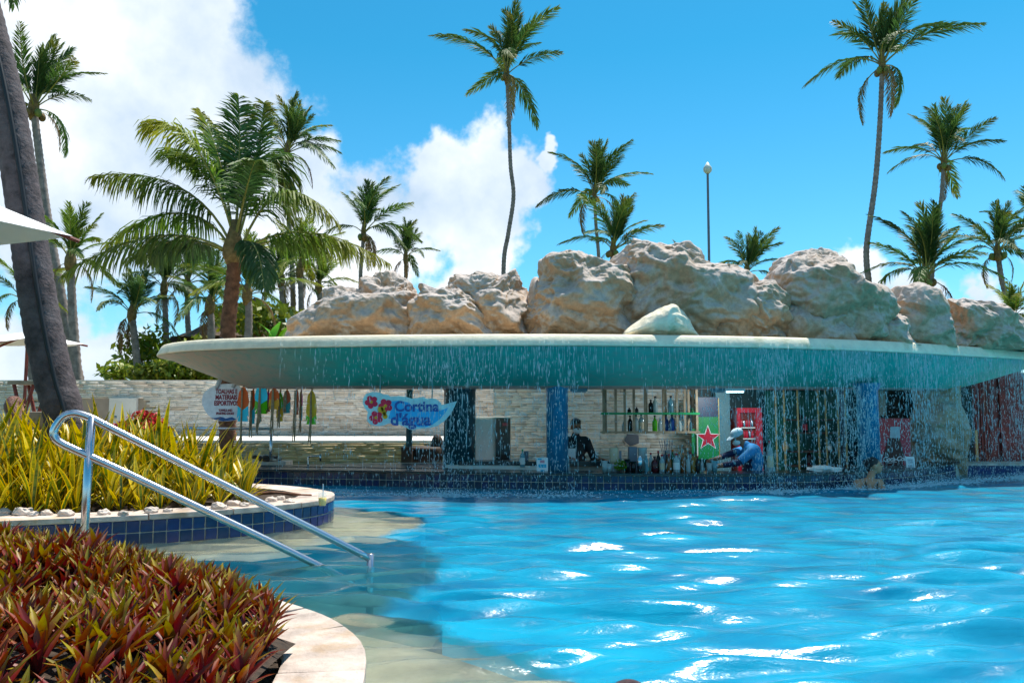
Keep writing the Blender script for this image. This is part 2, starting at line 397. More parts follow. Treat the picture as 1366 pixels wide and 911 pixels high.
def ledge_mat(name, c0, c1, c2):
    m, nt, b = basemat(name); g = N(nt, 'ShaderNodeNewGeometry'); tc = N(nt, 'ShaderNodeTexCoord')
    n = N(nt, 'ShaderNodeTexNoise', {'Vector': tc.outputs['Object'], 'Scale': 14.0, 'Detail': 6.0, 'Roughness': 0.65})
    c = ramp(nt, g.outputs['Random Per Island'], [(0.0, c0), (0.35, c1), (0.7, c1), (1.0, c2)])
    c = mixc(nt, 0.40, c, ramp(nt, n.outputs[0], [(0.3, (0.5, 0.47, 0.43)), (0.7, (1, 1, 1))]), 'MULTIPLY')
    nt.links.new(c, b.inputs['Base Color']); b.inputs['Roughness'].default_value = 0.85
    bp = N(nt, 'ShaderNodeBump', {'Height': n.outputs[0], 'Strength': 0.5, 'Distance': 0.02}); nt.links.new(bp.outputs[0], b.inputs['Normal']); return m
M_ledge = ledge_mat('ledgestone', (0.58, 0.46, 0.35), (0.80, 0.72, 0.62), (0.88, 0.85, 0.80))
M_ledgew = ledge_mat('pale_ledgestone', (0.78, 0.70, 0.60), (0.90, 0.87, 0.80), (0.92, 0.91, 0.88))
M_ledgey = ledge_mat('honey_ledgestone', (0.42, 0.30, 0.15), (0.60, 0.47, 0.28), (0.70, 0.60, 0.42))
M_backing = mat('wall_backing', (0.38, 0.32, 0.25), 0.9)

# ------------------------------------------------------------------ ground, pool basin
mb = MB()
H = [(-9.0, -4.0), (22.0, -4.0), (22.0, 14.0), (-9.0, 14.0)]; O = [(-3000, -3000), (3000, -3000), (3000, 3000), (-3000, 3000)]
mb.add([(x, y, 0.10) for x, y in H] + [(x, y, 0.10) for x, y in O], [(4, 5, 1, 0), (5, 6, 2, 1), (6, 7, 3, 2), (7, 4, 0, 3)])
tag(mb.build('ground', M_ground), 'sandy ground with thin lawn round the pool', kind='structure')
mb = MB(); z = -1.25
mb.add([(x, y, z) for x, y in H] + [(x, y, 0.094) for x, y in H], [(0, 1, 2, 3), (0, 4, 5, 1), (1, 5, 6, 2), (2, 6, 7, 3), (3, 7, 4, 0)])
tag(mb.build('pool_floor', M_floor), 'bright blue painted pool basin', kind='structure')

# ------------------------------------------------------------------ outlines (metres, camera at the origin)
V3 = lambda a: [Vector((x, y, 0)) for x, y in a]
BAR = spline(V3([(-6.8, 13.2), (-5.2, 12.35), (-3.6, 11.85), (-2.2, 11.62), (-0.9, 11.38), (0.2, 11.2), (1.2, 11.08), (2.3, 11.03), (3.4, 11.06),
                 (4.4, 11.26), (5.5, 11.76), (6.5, 12.45), (7.2, 13.15), (7.7, 13.8)]), 14)
PL1 = spline(V3([(-7.5, 5.3), (-4.5, 6.05), (-3.34, 6.43), (-2.51, 6.86), (-1.99, 7.33), (-1.78, 7.82), (-1.9, 8.4), (-2.4, 8.95), (-3.2, 9.4), (-4.6, 9.8), (-7.5, 10.3)]), 14)
PL2 = spline(V3([(-0.40, 0.3), (-0.43, 1.4), (-0.46, 2.3), (-0.49, 2.68), (-0.57, 3.02), (-0.77, 3.36), (-1.06, 3.65), (-1.6, 4.15), (-2.4, 4.6), (-3.4, 4.85), (-6.0, 4.95)]), 14)
RIM = spline(V3([(-5.62, 12.75), (-5.28, 11.95), (-4.45, 11.2), (-3.13, 10.68), (-1.8, 10.42), (-0.42, 10.3), (0.9, 10.3), (2.15, 10.45), (3.3, 10.66), (4.3, 10.95),
                 (5.62, 11.5), (7.1, 12.35), (8.43, 13.1), (9.6, 14.2), (9.2, 15.0), (7.0, 14.5), (4.0, 13.75), (1.0, 13.55), (-2.0, 13.55), (-4.3, 13.7), (-5.4, 13.5)]), 12, closed=True)

# submerged ledges and steps
def slab(name, poly, z0, z1, m, label):
    bmx = bmesh.new(); vs = [bmx.verts.new((p[0], p[1], z1)) for p in poly]; f = bmx.faces.new(vs)
    r = bmesh.ops.extrude_face_region(bmx, geom=[f])
    for g in r['geom']:
        if isinstance(g, bmesh.types.BMVert): g.co.z = z0
    bmesh.ops.recalc_face_normals(bmx, faces=bmx.faces[:]); bmesh.ops.triangulate(bmx, faces=bmx.faces[:])
    me = bpy.data.meshes.new(name); bmx.to_mesh(me); bmx.free()
    if 'ledge' in name:
        me.materials.append(m); me.materials.append(M_floor)
        for p in me.polygons: p.material_index = 0 if abs(p.normal.z) > .5 else 1
    return tag(link(name, me, m), label, kind='structure')
sh1 = spline(V3([(-6.8, 4.95), (-4.0, 5.75), (-3.0, 5.95), (-2.22, 6.18), (-1.34, 6.98), (-0.95, 7.45), (-0.84, 7.87), (-1.1, 8.4), (-2.1, 9.2), (-3.2, 9.75), (-5, 10.2), (-6.8, 10.2)]), 8)
slab('planter_ledge', sh1, -1.2, -0.085, M_shelf, 'wet sandstone ledge just under the water round the yellow planter')
sh2 = spline(V3([(0.75, 0.0), (0.66, 1.6), (0.46, 2.9), (0.216, 3.42), (-0.12, 3.82), (-0.57, 4.22), (-1.34, 4.68), (-2.4, 5.1), (-4, 5.35), (-6.8, 5.4)]), 8) + V3([(-6.8, 0.0)])
slab('planter_ledge', sh2, -1.2, -0.11, M_shelf, 'wet sandstone ledge just under the water round the red planter')
st1 = spline(V3([(-6.6, 5.2), (-6.6, 6.5), (-2.6, 6.4), (-1.6, 6.75), (-1.0, 6.85), (-0.72, 6.5), (-0.52, 6.0), (-0.5, 5.4), (-0.62, 4.7), (-0.9, 4.3), (-2.0, 4.4)]), 6)
slab('pool_step', st1, -1.22, -0.42, M_step, 'green stone step under the water between the two planters')

# ------------------------------------------------------------------ water surface
def wave(X, Y):
    rs = np.random.RandomState(5); h = np.zeros_like(X)
    dyl = np.maximum(0.025, 0.0075 * Y)
    for k in range(60):
        lam = 0.11 * (0.50 / 0.11) ** (rs.rand() ** 1.1); a = rs.randn() * 0.24; th = math.pi / 2 + a
        kx, ky = math.cos(th) * 2 * math.pi / lam, math.sin(th) * 2 * math.pi / lam
        amp = 0.0108 * (lam / 0.5) ** 1.0 * np.clip((lam / dyl - 3.0) / 3.0, 0, 1); ph = rs.rand() * 6.28
        w = 0.5 + 0.5 * np.sin(X * (0.7 * rs.randn()) + Y * (0.7 * rs.randn()) + rs.rand() * 6)
        q = np.sin(kx * X + ky * Y + ph + 0.8 * np.sin(X * 0.9 + Y * 1.3 + k)); h += amp * w * q * (1 + 0.30 * np.clip((6.5 - Y) / 3.0, 0, 1))
    return h
ys = [0.4]
while ys[-1] < 14.2: ys.append(ys[-1] + max(0.02, 0.0075 * ys[-1]))
ys = np.array(ys); xs = np.arange(-6.0, 11.5, 0.031)
GX, GY = np.meshgrid(xs, ys); hz = wave(GX.ravel(), GY.ravel())
Vw = np.stack([GX.ravel(), GY.ravel(), hz], 1); nx = len(xs); ny = len(ys)
ii = np.arange(nx * ny).reshape(ny, nx); Fw = np.stack([ii[:-1, :-1].ravel(), ii[:-1, 1:].ravel(), ii[1:, 1:].ravel(), ii[1:, :-1].ravel()], 1)
ctr = Vw[Fw].mean(1)
bar_in = offset_in(BAR, 0.14, False) + V3([(7.9, 30), (-8, 30)])
pl1_in = offset_in(PL1, 0.12, False) + V3([(-9, 10.3), (-9, 5.3)]); pl2_in = offset_in(PL2, 0.12, False) + V3([(-9, 4.95), (-9, 0.2)])
keep = ~(inside(bar_in, ctr[:, 0], ctr[:, 1]) | inside(pl1_in, ctr[:, 0], ctr[:, 1]) | inside(pl2_in, ctr[:, 0], ctr[:, 1]))
keep &= ~((ctr[:, 1] > 13.9) & (ctr[:, 0] > 6))
def soft_in(poly, d):
    return np.mean([inside(poly, Vw[:, 0] + a, Vw[:, 1] + b) for a, b in ((0, 0), (d, 0), (-d, 0), (0, d), (0, -d))], axis=0)
deep = 0.10 + 0.90 * np.maximum(0, 1 - np.maximum(soft_in(sh1, .03), soft_in(sh2, .03))) * (1 - 0.86 * soft_in(st1, .05))
tag(link('pool_water', npmesh('pool_water', Vw, Fw[keep], {'deep': deep}, smooth=True), M_water), 'rippled bright blue pool water', kind='structure')

# ------------------------------------------------------------------ tiles, coping
tile_me = bevel(MB().box((0, 0, 0), (0.092, 0.014, 0.092)).mesh('tile'), 0.004, 1)
btile_me = tile_me.copy()
def tile_run(parent, pts, z0, rows, me, m, pitch=0.1):
    r = resample(pts, pitch)
    for a, b in zip(r, r[1:]):
        mid = (a + b) / 2; t = (b - a).normalized(); nrm = Vector((t.y, -t.x, 0))
        for k in range(rows):
            o = link('tile', me, m, parent); o.location = mid + nrm * 0.003 + Vector((0, 0, z0 + pitch * (k + 0.5))) - parent.location
            o.rotation_euler = (random.gauss(0, .008), random.gauss(0, .006), math.atan2(t.y, t.x) + random.gauss(0, .01))
def band(pts, z0, z1, th):      # vertical wall strip of thickness th behind the outline
    inn = offset_in(pts, th, False); mbx = MB(); n = len(pts)
    vs = [(p.x, p.y, z0) for p in pts] + [(p.x, p.y, z1) for p in pts] + [(p.x, p.y, z1) for p in inn] + [(p.x, p.y, z0) for p in inn]
    fs = []
    for i in range(n - 1):
        for r in range(4):
            s = (r + 1) % 4; fs.append((r * n + i, r * n + i + 1, s * n + i + 1, s * n + i))
    fs += [(0, n, 2 * n, 3 * n), (n - 1, 4 * n - 1, 3 * n - 1, 2 * n - 1)]
    return mbx.add(vs, fs)
def coping(parent, pts, z0, z1, width, over, step, m):
    outer = offset_in(pts, -over, False); r = resample(pts, 0.05)
    # irregular flat stones: cut the ring every `step`
    n = len(pts); L = [0.0]
    for a, b in zip(pts, pts[1:]): L.append(L[-1] + (b - a).length)
    inn = offset_in(pts, width, False); s = 0.0
    def lerp(arr, d):
        d = min(max(d, 0), L[-1] - 1e-6); i = max(j for j in range(n - 1) if L[j] <= d); t = (d - L[i]) / (L[i + 1] - L[i]); return arr[i] + (arr[i + 1] - arr[i]) * t
    while s < L[-1] - 0.02:
        e = min(L[-1], s + step * random.uniform(0.7, 1.35)); ks = [s + 0.004 + (e - s - 0.008) * k / 5 for k in range(6)]
        sk = random.uniform(-.04, .04); top = z1 + random.uniform(-.003, .003)
        oo = [lerp(outer, d) for d in ks]; ii_ = [lerp(inn, d + sk) for d in ks]
        poly = oo + ii_[::-1]; g = MB().prism([(p.x - parent.location.x, p.y - parent.location.y) for p in poly], z0 - parent.location.z, top - parent.location.z)
        link('coping_stone', bevel(g.mesh('coping_stone'), 0.008, 2), m, parent); s = e

# ------------------------------------------------------------------ the two planters
PLT1 = empty('raised_planter', (-4.2, 8.0, 0.0), 'raised planter of blue tiles and pale coping holding the yellow snake plants', 'planter')
sub(PLT1, 'wall', band(PL1, -0.5, 0.197, 0.2), M_grout)
k0 = [i for i, p in enumerate(PL1) if p.x > -3.9 and p.y < 8.2]
tile_run(PLT1, PL1[k0[0]:k0[-1] + 8], 0.0, 2, tile_me, M_tile)
coping(PLT1, PL1, 0.2, 0.245, 0.34, 0.012, 0.5, M_coping)
soil = offset_in(PL1, 0.19, False) + V3([(-7.5, 10.0)]); sub(PLT1, 'soil', MB().prism([(p.x, p.y) for p in soil], 0.0, 0.205), M_soil)
PLT2 = empty('raised_planter', (-2.6, 2.6, 0.0), 'raised planter of blue tiles and pale coping holding the red leaved plants', 'planter')
sub(PLT2, 'wall', band(PL2, -0.5, 0.197, 0.2), M_grout)
k0 = [i for i, p in enumerate(PL2) if 1.6 < p.y < 4.2]; tile_run(PLT2, PL2[k0[0]:k0[-1]], 0.0, 2, tile_me, M_tile)
coping(PLT2, PL2, 0.2, 0.245, 0.27, 0.012, 0.5, M_coping)
soil = offset_in(PL2, 0.19, False) + V3([(-6, 0.3)]); sub(PLT2, 'soil', MB().prism([(p.x, p.y) for p in soil], 0.0, 0.20), M_soil)

# ------------------------------------------------------------------ bar island
bar = empty('swim_up_bar', (1.5, 13.0, 0.0), 'round swim-up bar counter clad in navy tiles with dark granite top', 'bar counter')
sub(bar, 'wall', band(BAR, -0.012, 0.197, 0.22), M_grout)
sub(bar, 'pool_wall', band(BAR, -1.25, -0.012, 0.22), M_floor)
i0 = min(i for i, p in enumerate(BAR) if p.x > -5.3); i1 = max(i for i, p in enumerate(BAR) if p.x < 7.4)
tile_run(bar, BAR[i0:i1 + 1], -0.005, 2, btile_me, M_bartile)
outer = offset_in(BAR, -0.05, False)
sub(bar, 'counter_top', band(outer, 0.2, 0.226, 0.52), M_granite)
fl = offset_in(BAR, 0.21, False) + V3([(7.9, 16.5), (-7, 16.5)])
sub(bar, 'floor', MB().prism([(p.x, p.y) for p in fl], -0.80, -0.75), M_deck)
# dry side of the counter: dark worktop that widens to the right
wt = [(-4.6, 12.55), (-3.6, 12.33), (-2.2, 12.1), (-0.95, 11.86), (-0.95, 13.3), (-2.2, 13.1), (-3.6, 12.6)]
sub(bar, 'worktop', MB().prism(wt, 0.20, 0.235), M_granite)
w2 = [(-1.0, 12.02), (0.52, 11.70), (0.52, 11.92), (-1.0, 12.24)]
sub(bar, 'stone_ledge', MB().prism(w2, 0.222, 0.265), M_white)
# working counter inside
bc = empty('back_counter', (0.4, 12.34, -0.75), 'dark topped work counter inside the bar in front of the man in black', 'counter')
sub(bc, 'cabinet', MB().box((0.40, 12.34, -0.25), (2.3, 0.33, 1.0)), M_beige)
sub(bc, 'top', MB().box((0.40, 12.32, 0.285), (2.4, 0.40, 0.07)), M_granite)

# back edge of the pool on the right
kb = tag(MB().box((11.7, 14.0, -0.53), (8.0, 0.4, 1.34)).build('pool_edge', M_tile), kind='structure')
kb2 = tag(MB().box((11.7, 14.0, 0.165), (8.0, 0.5, 0.04)).build('pool_edge_coping', M_coping), kind='structure')

# ------------------------------------------------------------------ canopy
cz0, cz1 = 1.912, 2.085
can = empty('bar_canopy', (1.5, 12.2, 1.3), 'wide cantilevered concrete canopy with cream rim and teal underside over the bar', 'canopy')
n = len(RIM)
def spine(p): return Vector((min(max(p.x, -3.6), 7.0), 12.3 + max(0, p.x - 3) * 0.25, 0))
def ring(t, z): return [(*(p + (spine(p) - p) * t).xy, z) for p in RIM]
def rings(rs, cap0=False, cap1=False):
    g = MB(); vs = []; fs = []
    for r in rs: vs += r
    for a in range(len(rs) - 1):
        for i in range(n): fs.append((a * n + i, a * n + (i + 1) % n, (a + 1) * n + (i + 1) % n, (a + 1) * n + i))
    if cap1: fs.append(tuple((len(rs) - 1) * n + i for i in range(n)))
    return g.add(vs, fs)
sub(can, 'rim', rings([ring(0.035, cz0 + 0.004), ring(-0.004, cz0 + 0.012), ring(-0.006, cz0 + 0.03), ring(0.03, cz1 - 0.025), ring(0.045, cz1 - 0.004), ring(0.11, cz1 + 0.004), ring(0.12, cz1 - 0.03)]), M_rim, True)
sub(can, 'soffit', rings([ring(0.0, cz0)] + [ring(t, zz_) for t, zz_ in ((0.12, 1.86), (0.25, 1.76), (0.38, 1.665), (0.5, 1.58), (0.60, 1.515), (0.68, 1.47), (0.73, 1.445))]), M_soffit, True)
sub(can, 'ceiling', rings([ring(0.728, 1.4455), ring(0.75, 1.42), ring(0.85, 1.415), ring(0.98, 1.415)], cap1=True), M_ceil)
sub(can, 'roof_slab', rings([ring(0.09, cz1 - 0.02), ring(0.5, cz1 - 0.01), ring(0.98, cz1 - 0.01)], cap1=True), M_rim)

def column(x0, x1, Y, m, label, y_bot=632, zb=-0.75, zt=1.5):
    c = at_y((x0 + x1) / 2, 600, Y); w = (x1 - x0) / ppm(Y)
    g = MB().lathe([(w / 2, 0), (w / 2, zt - zb - 0.12), (w / 2 + 0.03, zt - zb - 0.05), (w / 2 + 0.05, zt - zb)], (0, 0, 0), 28)
    return tag(g.build('column', m, loc=(c.x, Y, zb), smooth=False), label, 'column')
for o in (column(592, 634, 12.55, M_tealcol, 'dark teal round column behind the hanging blue sign'),
          column(729, 758, 11.95, M_blue, 'bright blue round column beside the barman in black'),
          column(1146, 1173, 12.2, M_blue, 'bright blue round column beside the red drinks fridge')):
    for p in o.data.polygons: p.use_smooth = abs(p.normal.z) < 0.9

# ------------------------------------------------------------------ ledgestone walls
def ledge_strips(x0, x1, z0, z1, y, seed, hgt=0.055, holes=()):
    rs = np.random.RandomState(seed); C = []; D = []
    z = z0
    while z < z1 - 0.01:
        h = min(hgt * rs.uniform(0.5, 1.2), z1 - z); x = x0 - rs.rand() * 0.3
        while x < x1:
            L = rs.uniform(0.14, 0.55); a, b = max(x, x0), min(x + L, x1)
            if b - a > 0.03 and not any(hx0 < (a + b) / 2 < hx1 and hz0 < z + h / 2 < hz1 for hx0, hx1, hz0, hz1 in holes):
                d = rs.uniform(0.036, 0.046); C.append(((a + b) / 2, y - d / 2, z + h / 2)); D.append((b - a - 0.003, d, h - 0.003))
            x += L
        z += h
    C = np.array(C); D = np.array(D) / 2
    S = np.array([(-1, -1, -1), (1, -1, -1), (1, 1, -1), (-1, 1, -1), (-1, -1, 1), (1, -1, 1), (1, 1, 1), (-1, 1, 1)], dtype=float)
    V = (C[:, None, :] + S[None] * D[:, None, :]); V += rs.uniform(-0.004, 0.004, V.shape); V = V.reshape(-1, 3)
    q = np.array([(0, 1, 5, 4), (1, 2, 6, 5), (2, 3, 7, 6), (3, 0, 4, 7), (4, 5, 6, 7), (0, 3, 2, 1)])
    F = (np.arange(len(C))[:, None, None] * 8 + q[None]).reshape(-1, 4); return V, F
def ledge_wall(name, x0, x1, z0, z1, y, seed, m, label, th=0.3, holes=(), cap=None):
    e = empty(name, ((x0 + x1) / 2, y, z0), label, 'wall')
    g = MB().box(((x0 + x1) / 2, y + th / 2, (z0 + z1) / 2), (x1 - x0, th, z1 - z0)); sub(e, 'wall_core', g, M_backing)
    V, F = ledge_strips(x0, x1, z0, z1, y, seed, holes=holes); V = V - np.array(e.location)
    o = link('stone_strips', npmesh('stone_strips', V, F), m, e); o['kind'] = 'stuff'
    if cap: sub(e, 'cap', MB().box(((x0 + x1) / 2, y + cap[1] / 2 - 0.04, z1 + 0.02), (x1 - x0 + 0.04, cap[1], 0.04)), cap[0])
    return e
WL = ledge_wall('stone_wall', -11.5, 0.3, 0.0, 1.70, 17.4, 3, M_ledge, 'long ledgestone garden wall behind the hanging wooden fish', holes=((-10.3, -7.9, 0, 1.35),), cap=(M_ledge, 0.36))
ledge_wall('bench_wall', -8.0, -0.2, 0.0, 0.50, 14.57, 4, M_ledgey, 'low honey ledgestone bench wall with white top', cap=(M_white, 2.7), th=0.3)
ledge_wall('bar_back_wall', -0.33, 3.20, -0.75, 1.85, 14.3, 5, M_ledgew, 'pale ledgestone wall behind the bottle rack')
ledge_wall('bar_side_wall', 3.205, 3.42, -0.75, 1.80, 14.1, 6, M_ledgey, 'narrow honey ledgestone return beside the green star banner')
# recess in the long wall with a white block
nb = empty('wall_niche', (-9.1, 17.6, 0.0), 'beige niche with a white painted side panel in the garden wall', 'niche')
a, b_ = at_y(106, 531, 17.35), at_y(148, 531, 17.35); c_ = at_y(184, 531, 17.35)
sub(nb, 'panel', MB().box(((a.x + b_.x) / 2 - .3, 17.38, 0.675), (b_.x - a.x + .6, 0.03, 1.35)), M_beige)
sub(nb, 'white_panel', MB().box(((b_.x + c_.x) / 2, 17.33, 0.675), (c_.x - b_.x, 0.10, 1.35)), M_white)
sub(nb, 'notice', MB().box((at_y(151, 556, 17.2).x, 17.275, at_y(151, 556, 17.28).z), (0.07, 0.006, 0.05)), M_blue)
# raised deck at the left and behind the wall
slab('deck', V3([(-9.0, 9.0), (-4.8, 9.75), (-5.6, 12.75), (-7.0, 13.6), (-7.0, 20), (-9.0, 20)]), -1.2, 0.14, M_deck, 'sandstone deck at the left of the bar')
slab('terrace', V3([(-9.0, 13.5), (22, 13.5), (22, 20), (-9.0, 20)]), -1.2, -0.84, M_deck, 'sunken terrace floor under the bar')
slab('garden_bank', V3([(-60, 17.75), (60, 17.75), (60, 80), (-60, 80)]), 0.104, 0.9, M_ground, 'grassy bank behind the garden wall')
slab('paving', V3([(7.8, 14.25), (22, 14.25), (22, 17.7), (7.8, 17.7)]), -0.8, 0.11, M_deck, 'sandstone paving in front of the red doors')
# ------------------------------------------------------------------ rocks on the canopy
def rock_mat():
    m, nt, b = basemat('artificial_rock'); tc = N(nt, 'ShaderNodeTexCoord'); P = tc.outputs['Object']
    n = N(nt, 'ShaderNodeTexNoise', {'Vector': P, 'Scale': 2.3, 'Detail': 8.0, 'Roughness': 0.65})
    n2 = N(nt, 'ShaderNodeTexNoise', {'Vector': P, 'Scale': 14.0, 'Detail': 8.0, 'Roughness': 0.7})
    g = N(nt, 'ShaderNodeNewGeometry'); sz = N(nt, 'ShaderNodeSeparateXYZ', {0: g.outputs['Normal']})
    # grey lichen on weathered tops, clean ochre render on steep faces; alike in brightness
    f = mth(nt, 'ADD', mth(nt, 'MULTIPLY', sz.outputs[2], 0.38), n.outputs[0])
    c = ramp(nt, f, [(0.38, (0.52, 0.32, 0.19)), (0.54, (0.57, 0.41, 0.29)), (0.70, (0.56, 0.46, 0.39)), (0.92, (0.53, 0.47, 0.44))])
    c = mixc(nt, 0.65, c, ramp(nt, n2.outputs[0], [(0.28, (0.42, 0.40, 0.38)), (0.6, (1, 1, 1))]), 'MULTIPLY')
    nt.links.new(c, b.inputs['Base Color']); b.inputs['Roughness'].default_value = 0.85; b.inputs['Specular IOR Level'].default_value = 0.25
    b1 = N(nt, 'ShaderNodeBump', {'Height': n2.outputs[0], 'Strength': 0.55, 'Distance': 0.04})
    n3 = N(nt, 'ShaderNodeTexNoise', {'Vector': P, 'Scale': 60.0, 'Detail': 4.0})
    b2 = N(nt, 'ShaderNodeBump', {'Height': n3.outputs[0], 'Strength': 0.35, 'Distance': 0.01, 'Normal': b1.outputs[0]}); nt.links.new(b2.outputs[0], b.inputs['Normal']); return m
M_rock = rock_mat()
M_rock2 = mat('pale_rock', (0.84, 0.75, 0.58), 0.85, var=0.2, scale=4, bump=0.6, bscale=22, stain=((0.30, 0.33, 0.18), 2.0, 0.56, 0.7), spec=0.2)
def ico(sub_):
    bmx = bmesh.new(); bmesh.ops.create_icosphere(bmx, subdivisions=sub_, radius=1.0)
    V = np.array([v.co[:] for v in bmx.verts]); bmx.verts.index_update(); F = np.array([[v.index for v in f.verts] for f in bmx.faces]); bmx.free(); return V, F
ICO = {k: ico(k) for k in (3, 4, 6, 7)}
def rim_y(X):
    c = [p for p in RIM if p.y < 13.3]; return min(c, key=lambda p: abs(p.x - X) + (0 if p.y < 14 else 9)).y
def boulder(outline, Yc, D, seed, label, m=None, lod=7, amp=1.0, zmin=None, name='boulder', cat='boulder', group=None):
    pts = [at_y(x, y, Yc) for x, y in outline]; c = sum(pts, Vector()) / len(pts)
    V, F = ICO[lod]; th = np.arctan2(V[:, 2], V[:, 0])
    ang = np.linspace(-math.pi, math.pi, 361); rad = []
    P2 = [(p.x - c.x, p.z - c.z) for p in pts]
    for a in ang:
        dx, dz = math.cos(a), math.sin(a); best = 0.02
        for (x1, z1), (x2, z2) in zip(P2, P2[1:] + P2[:1]):
            ex, ez = x2 - x1, z2 - z1; det = dx * (-ez) + ex * dz
            if abs(det) < 1e-9: continue
            t = (x1 * (-ez) + ex * z1) / det; s = (dx * z1 - dz * x1) / det
            if t > 0 and -1e-6 <= s <= 1 + 1e-6: best = max(best, t)
        rad.append(best)
    rad = np.array(rad); kern = np.ones(3) / 3; rad = np.convolve(np.r_[rad[-2:-1], rad, rad[1:2]], kern, 'valid')
    r = np.interp(th, ang, rad)
    Q = np.sign(V) * np.abs(V) ** 0.86; Q /= np.linalg.norm(Q, axis=1)[:, None]
    P = np.stack([Q[:, 0] * r, Q[:, 1] * D, Q[:, 2] * r], 1)
    S = seed * 7.1
    warp = np.stack([fbm(P * 1.3 + S + k * 31, 3, seed + k) for k in range(3)], 1) * 0.16
    nr = V / np.array([1, 1, 1]); k = 0.6 + 0.4 * np.minimum(1, np.abs(V[:, 1]) * 1.6)
    big = fbm((P + warp) * np.array([1.5, 1.5, 1.9]) + S, 4, seed, 0.5)
    cre = fbm((P + warp) * np.array([2.2, 2.2, 2.2]) + S + 50, 4, seed + 3, 0.55, ridge=True)
    fin = fbm((P + warp * 0.5) * 12.0 + S, 3, seed + 9, 0.55)
    pits = np.clip(-fbm(P * np.array([3.6, 3.6, 4.2]) + S + 90, 3, seed + 5), 0, 1)
    d = amp * (0.13 * big + 0.070 * cre + 0.011 * fin - 0.045 * pits)
    P = P + nr * (d * k)[:, None]
    P = P + np.array(c)
    if zmin is not None: P[:, 2] = np.maximum(P[:, 2], zmin)
    base = Vector((c.x, c.y, P[:, 2].min())); P = P - np.array(base)
    o = link(name, npmesh(name, P, F, smooth=True), m or M_rock, loc=base)
    return tag(o, label, cat, group)
ZR = cz1 - 0.03
BOULDERS = [
 ([(376, 448), (396, 428), (428, 412), (438, 396), (462, 391), (500, 394), (560, 398), (585, 448)], 11.9, 0.75, 1, 'long low grey boulder beside the broad leaved green plant on the canopy'),
 ([(474, 440), (478, 400), (480, 368), (500, 361), (522, 362), (546, 376), (556, 398), (566, 440)], 12.1, 0.55, 2, 'square topped grey boulder standing above the long low boulder'),
 ([(548, 448), (552, 400), (566, 386), (596, 390), (640, 398), (660, 420), (664, 448)], 11.7, 0.6, 3, 'low sloping boulder with an ochre foot between two taller ones'),
 ([(598, 440), (598, 392), (609, 369), (640, 362), (668, 365), (690, 354), (699, 380), (708, 415), (712, 448), (640, 448)], 12.0, 0.65, 4, 'flat topped grey boulder in front of the tallest slender palm'),
 ([(690, 448), (702, 420), (712, 374), (716, 372), (734, 440)], 11.9, 0.4, 5, 'slim grey boulder wedged in the gap beside the flat topped one'),
 ([(706, 448), (716, 395), (728, 356), (742, 343), (772, 345), (800, 354), (828, 362), (850, 400), (852, 448)], 11.7, 0.75, 6, 'tall rounded boulder with a brown hollow in its flank'),
 ([(800, 448), (806, 380), (822, 345), (845, 327), (880, 330), (930, 346), (966, 362), (1000, 376), (1020, 400), (1024, 448)], 12.0, 0.9, 7, 'largest boulder of the ridge with an overhanging ochre brow'),
 ([(930, 449), (940, 410), (972, 384), (1010, 380), (1044, 400), (1056, 449)], 11.75, 0.55, 8, 'rough ochre boulder at the foot of the largest one'),
 ([(1006, 450), (1012, 392), (1034, 352), (1062, 340), (1100, 334), (1112, 350), (1128, 376), (1168, 392), (1178, 412), (1176, 452)], 12.1, 0.75, 9, 'pointed boulder with a dark undercut below its peak'),
 ([(1030, 450), (1030, 420), (1048, 408), (1080, 412), (1130, 420), (1150, 452)], 11.85, 0.45, 10, 'rounded ochre boulders foot under the pointed peak'),
 ([(1140, 453), (1146, 420), (1168, 412), (1200, 420), (1214, 455)], 12.1, 0.45, 11, 'small smooth pale boulder between the pointed and the block boulders'),
 ([(1182, 455), (1184, 410), (1190, 386), (1212, 382), (1234, 382), (1246, 404), (1262, 440), (1264, 458)], 12.45, 0.5, 12, 'upright block boulder with grooved face below the leaning palm'),
 ([(1236, 459), (1240, 412), (1262, 404), (1290, 412), (1330, 408), (1348, 424), (1362, 450), (1362, 468), (1290, 466)], 13.0, 0.55, 13, 'round shouldered boulder at the end of the ridge'),
 ([(560, 448), (570, 404), (588, 398), (606, 404), (618, 448)], 12.35, 0.5, 31, 'small grey boulder filling the gap behind the low sloping boulder'),
 ([(680, 448), (688, 408), (704, 398), (724, 402), (734, 448)], 12.5, 0.5, 32, 'grey boulder at the back of the gap beside the flat topped one'),
 ([(985, 448), (992, 398), (1016, 390), (1040, 396), (1050, 448)], 12.6, 0.55, 33, 'plain boulder at the back between the largest and the pointed one'),
 ([(1150, 455), (1160, 416), (1186, 410), (1212, 416), (1220, 455)], 12.7, 0.5, 34, 'low back boulder joining the pointed and the block boulders'),
 ([(1340, 470), (1352, 440), (1390, 425), (1440, 440), (1450, 475)], 13.5, 0.5, 14, 'last low boulder past the end of the ridge'),
]
def footed(ol):
    xs_ = [p[0] for p in ol]; top = [p for p in ol if p[1] < 444]; return [(min(xs_) - 8, 480)] + top + [(max(xs_) + 8, 480)] if top[0][0] < top[-1][0] else ol
for ol, Y, D, sd, lab in BOULDERS: boulder(footed(ol), Y, D, sd, lab, zmin=ZR, lod=7 if D > 0.5 else 6, amp=1.0 if D > 0.5 else 0.7)
boulder([(826, 447), (846, 432), (868, 419), (892, 408), (908, 416), (922, 432), (932, 447)], rim_y(2.1) + 0.42, 0.28, 21, 'small pale green stained boulder perched on the canopy rim', M_rock2, 6, 0.35, ZR)
boulder([(1278, 463), (1304, 452), (1330, 440), (1356, 436), (1384, 444), (1400, 470)], rim_y(7.4) + 0.45, 0.3, 22, 'pale wedge boulder on the rim before the end of the ridge', M_rock2, 6, 0.35, ZR)
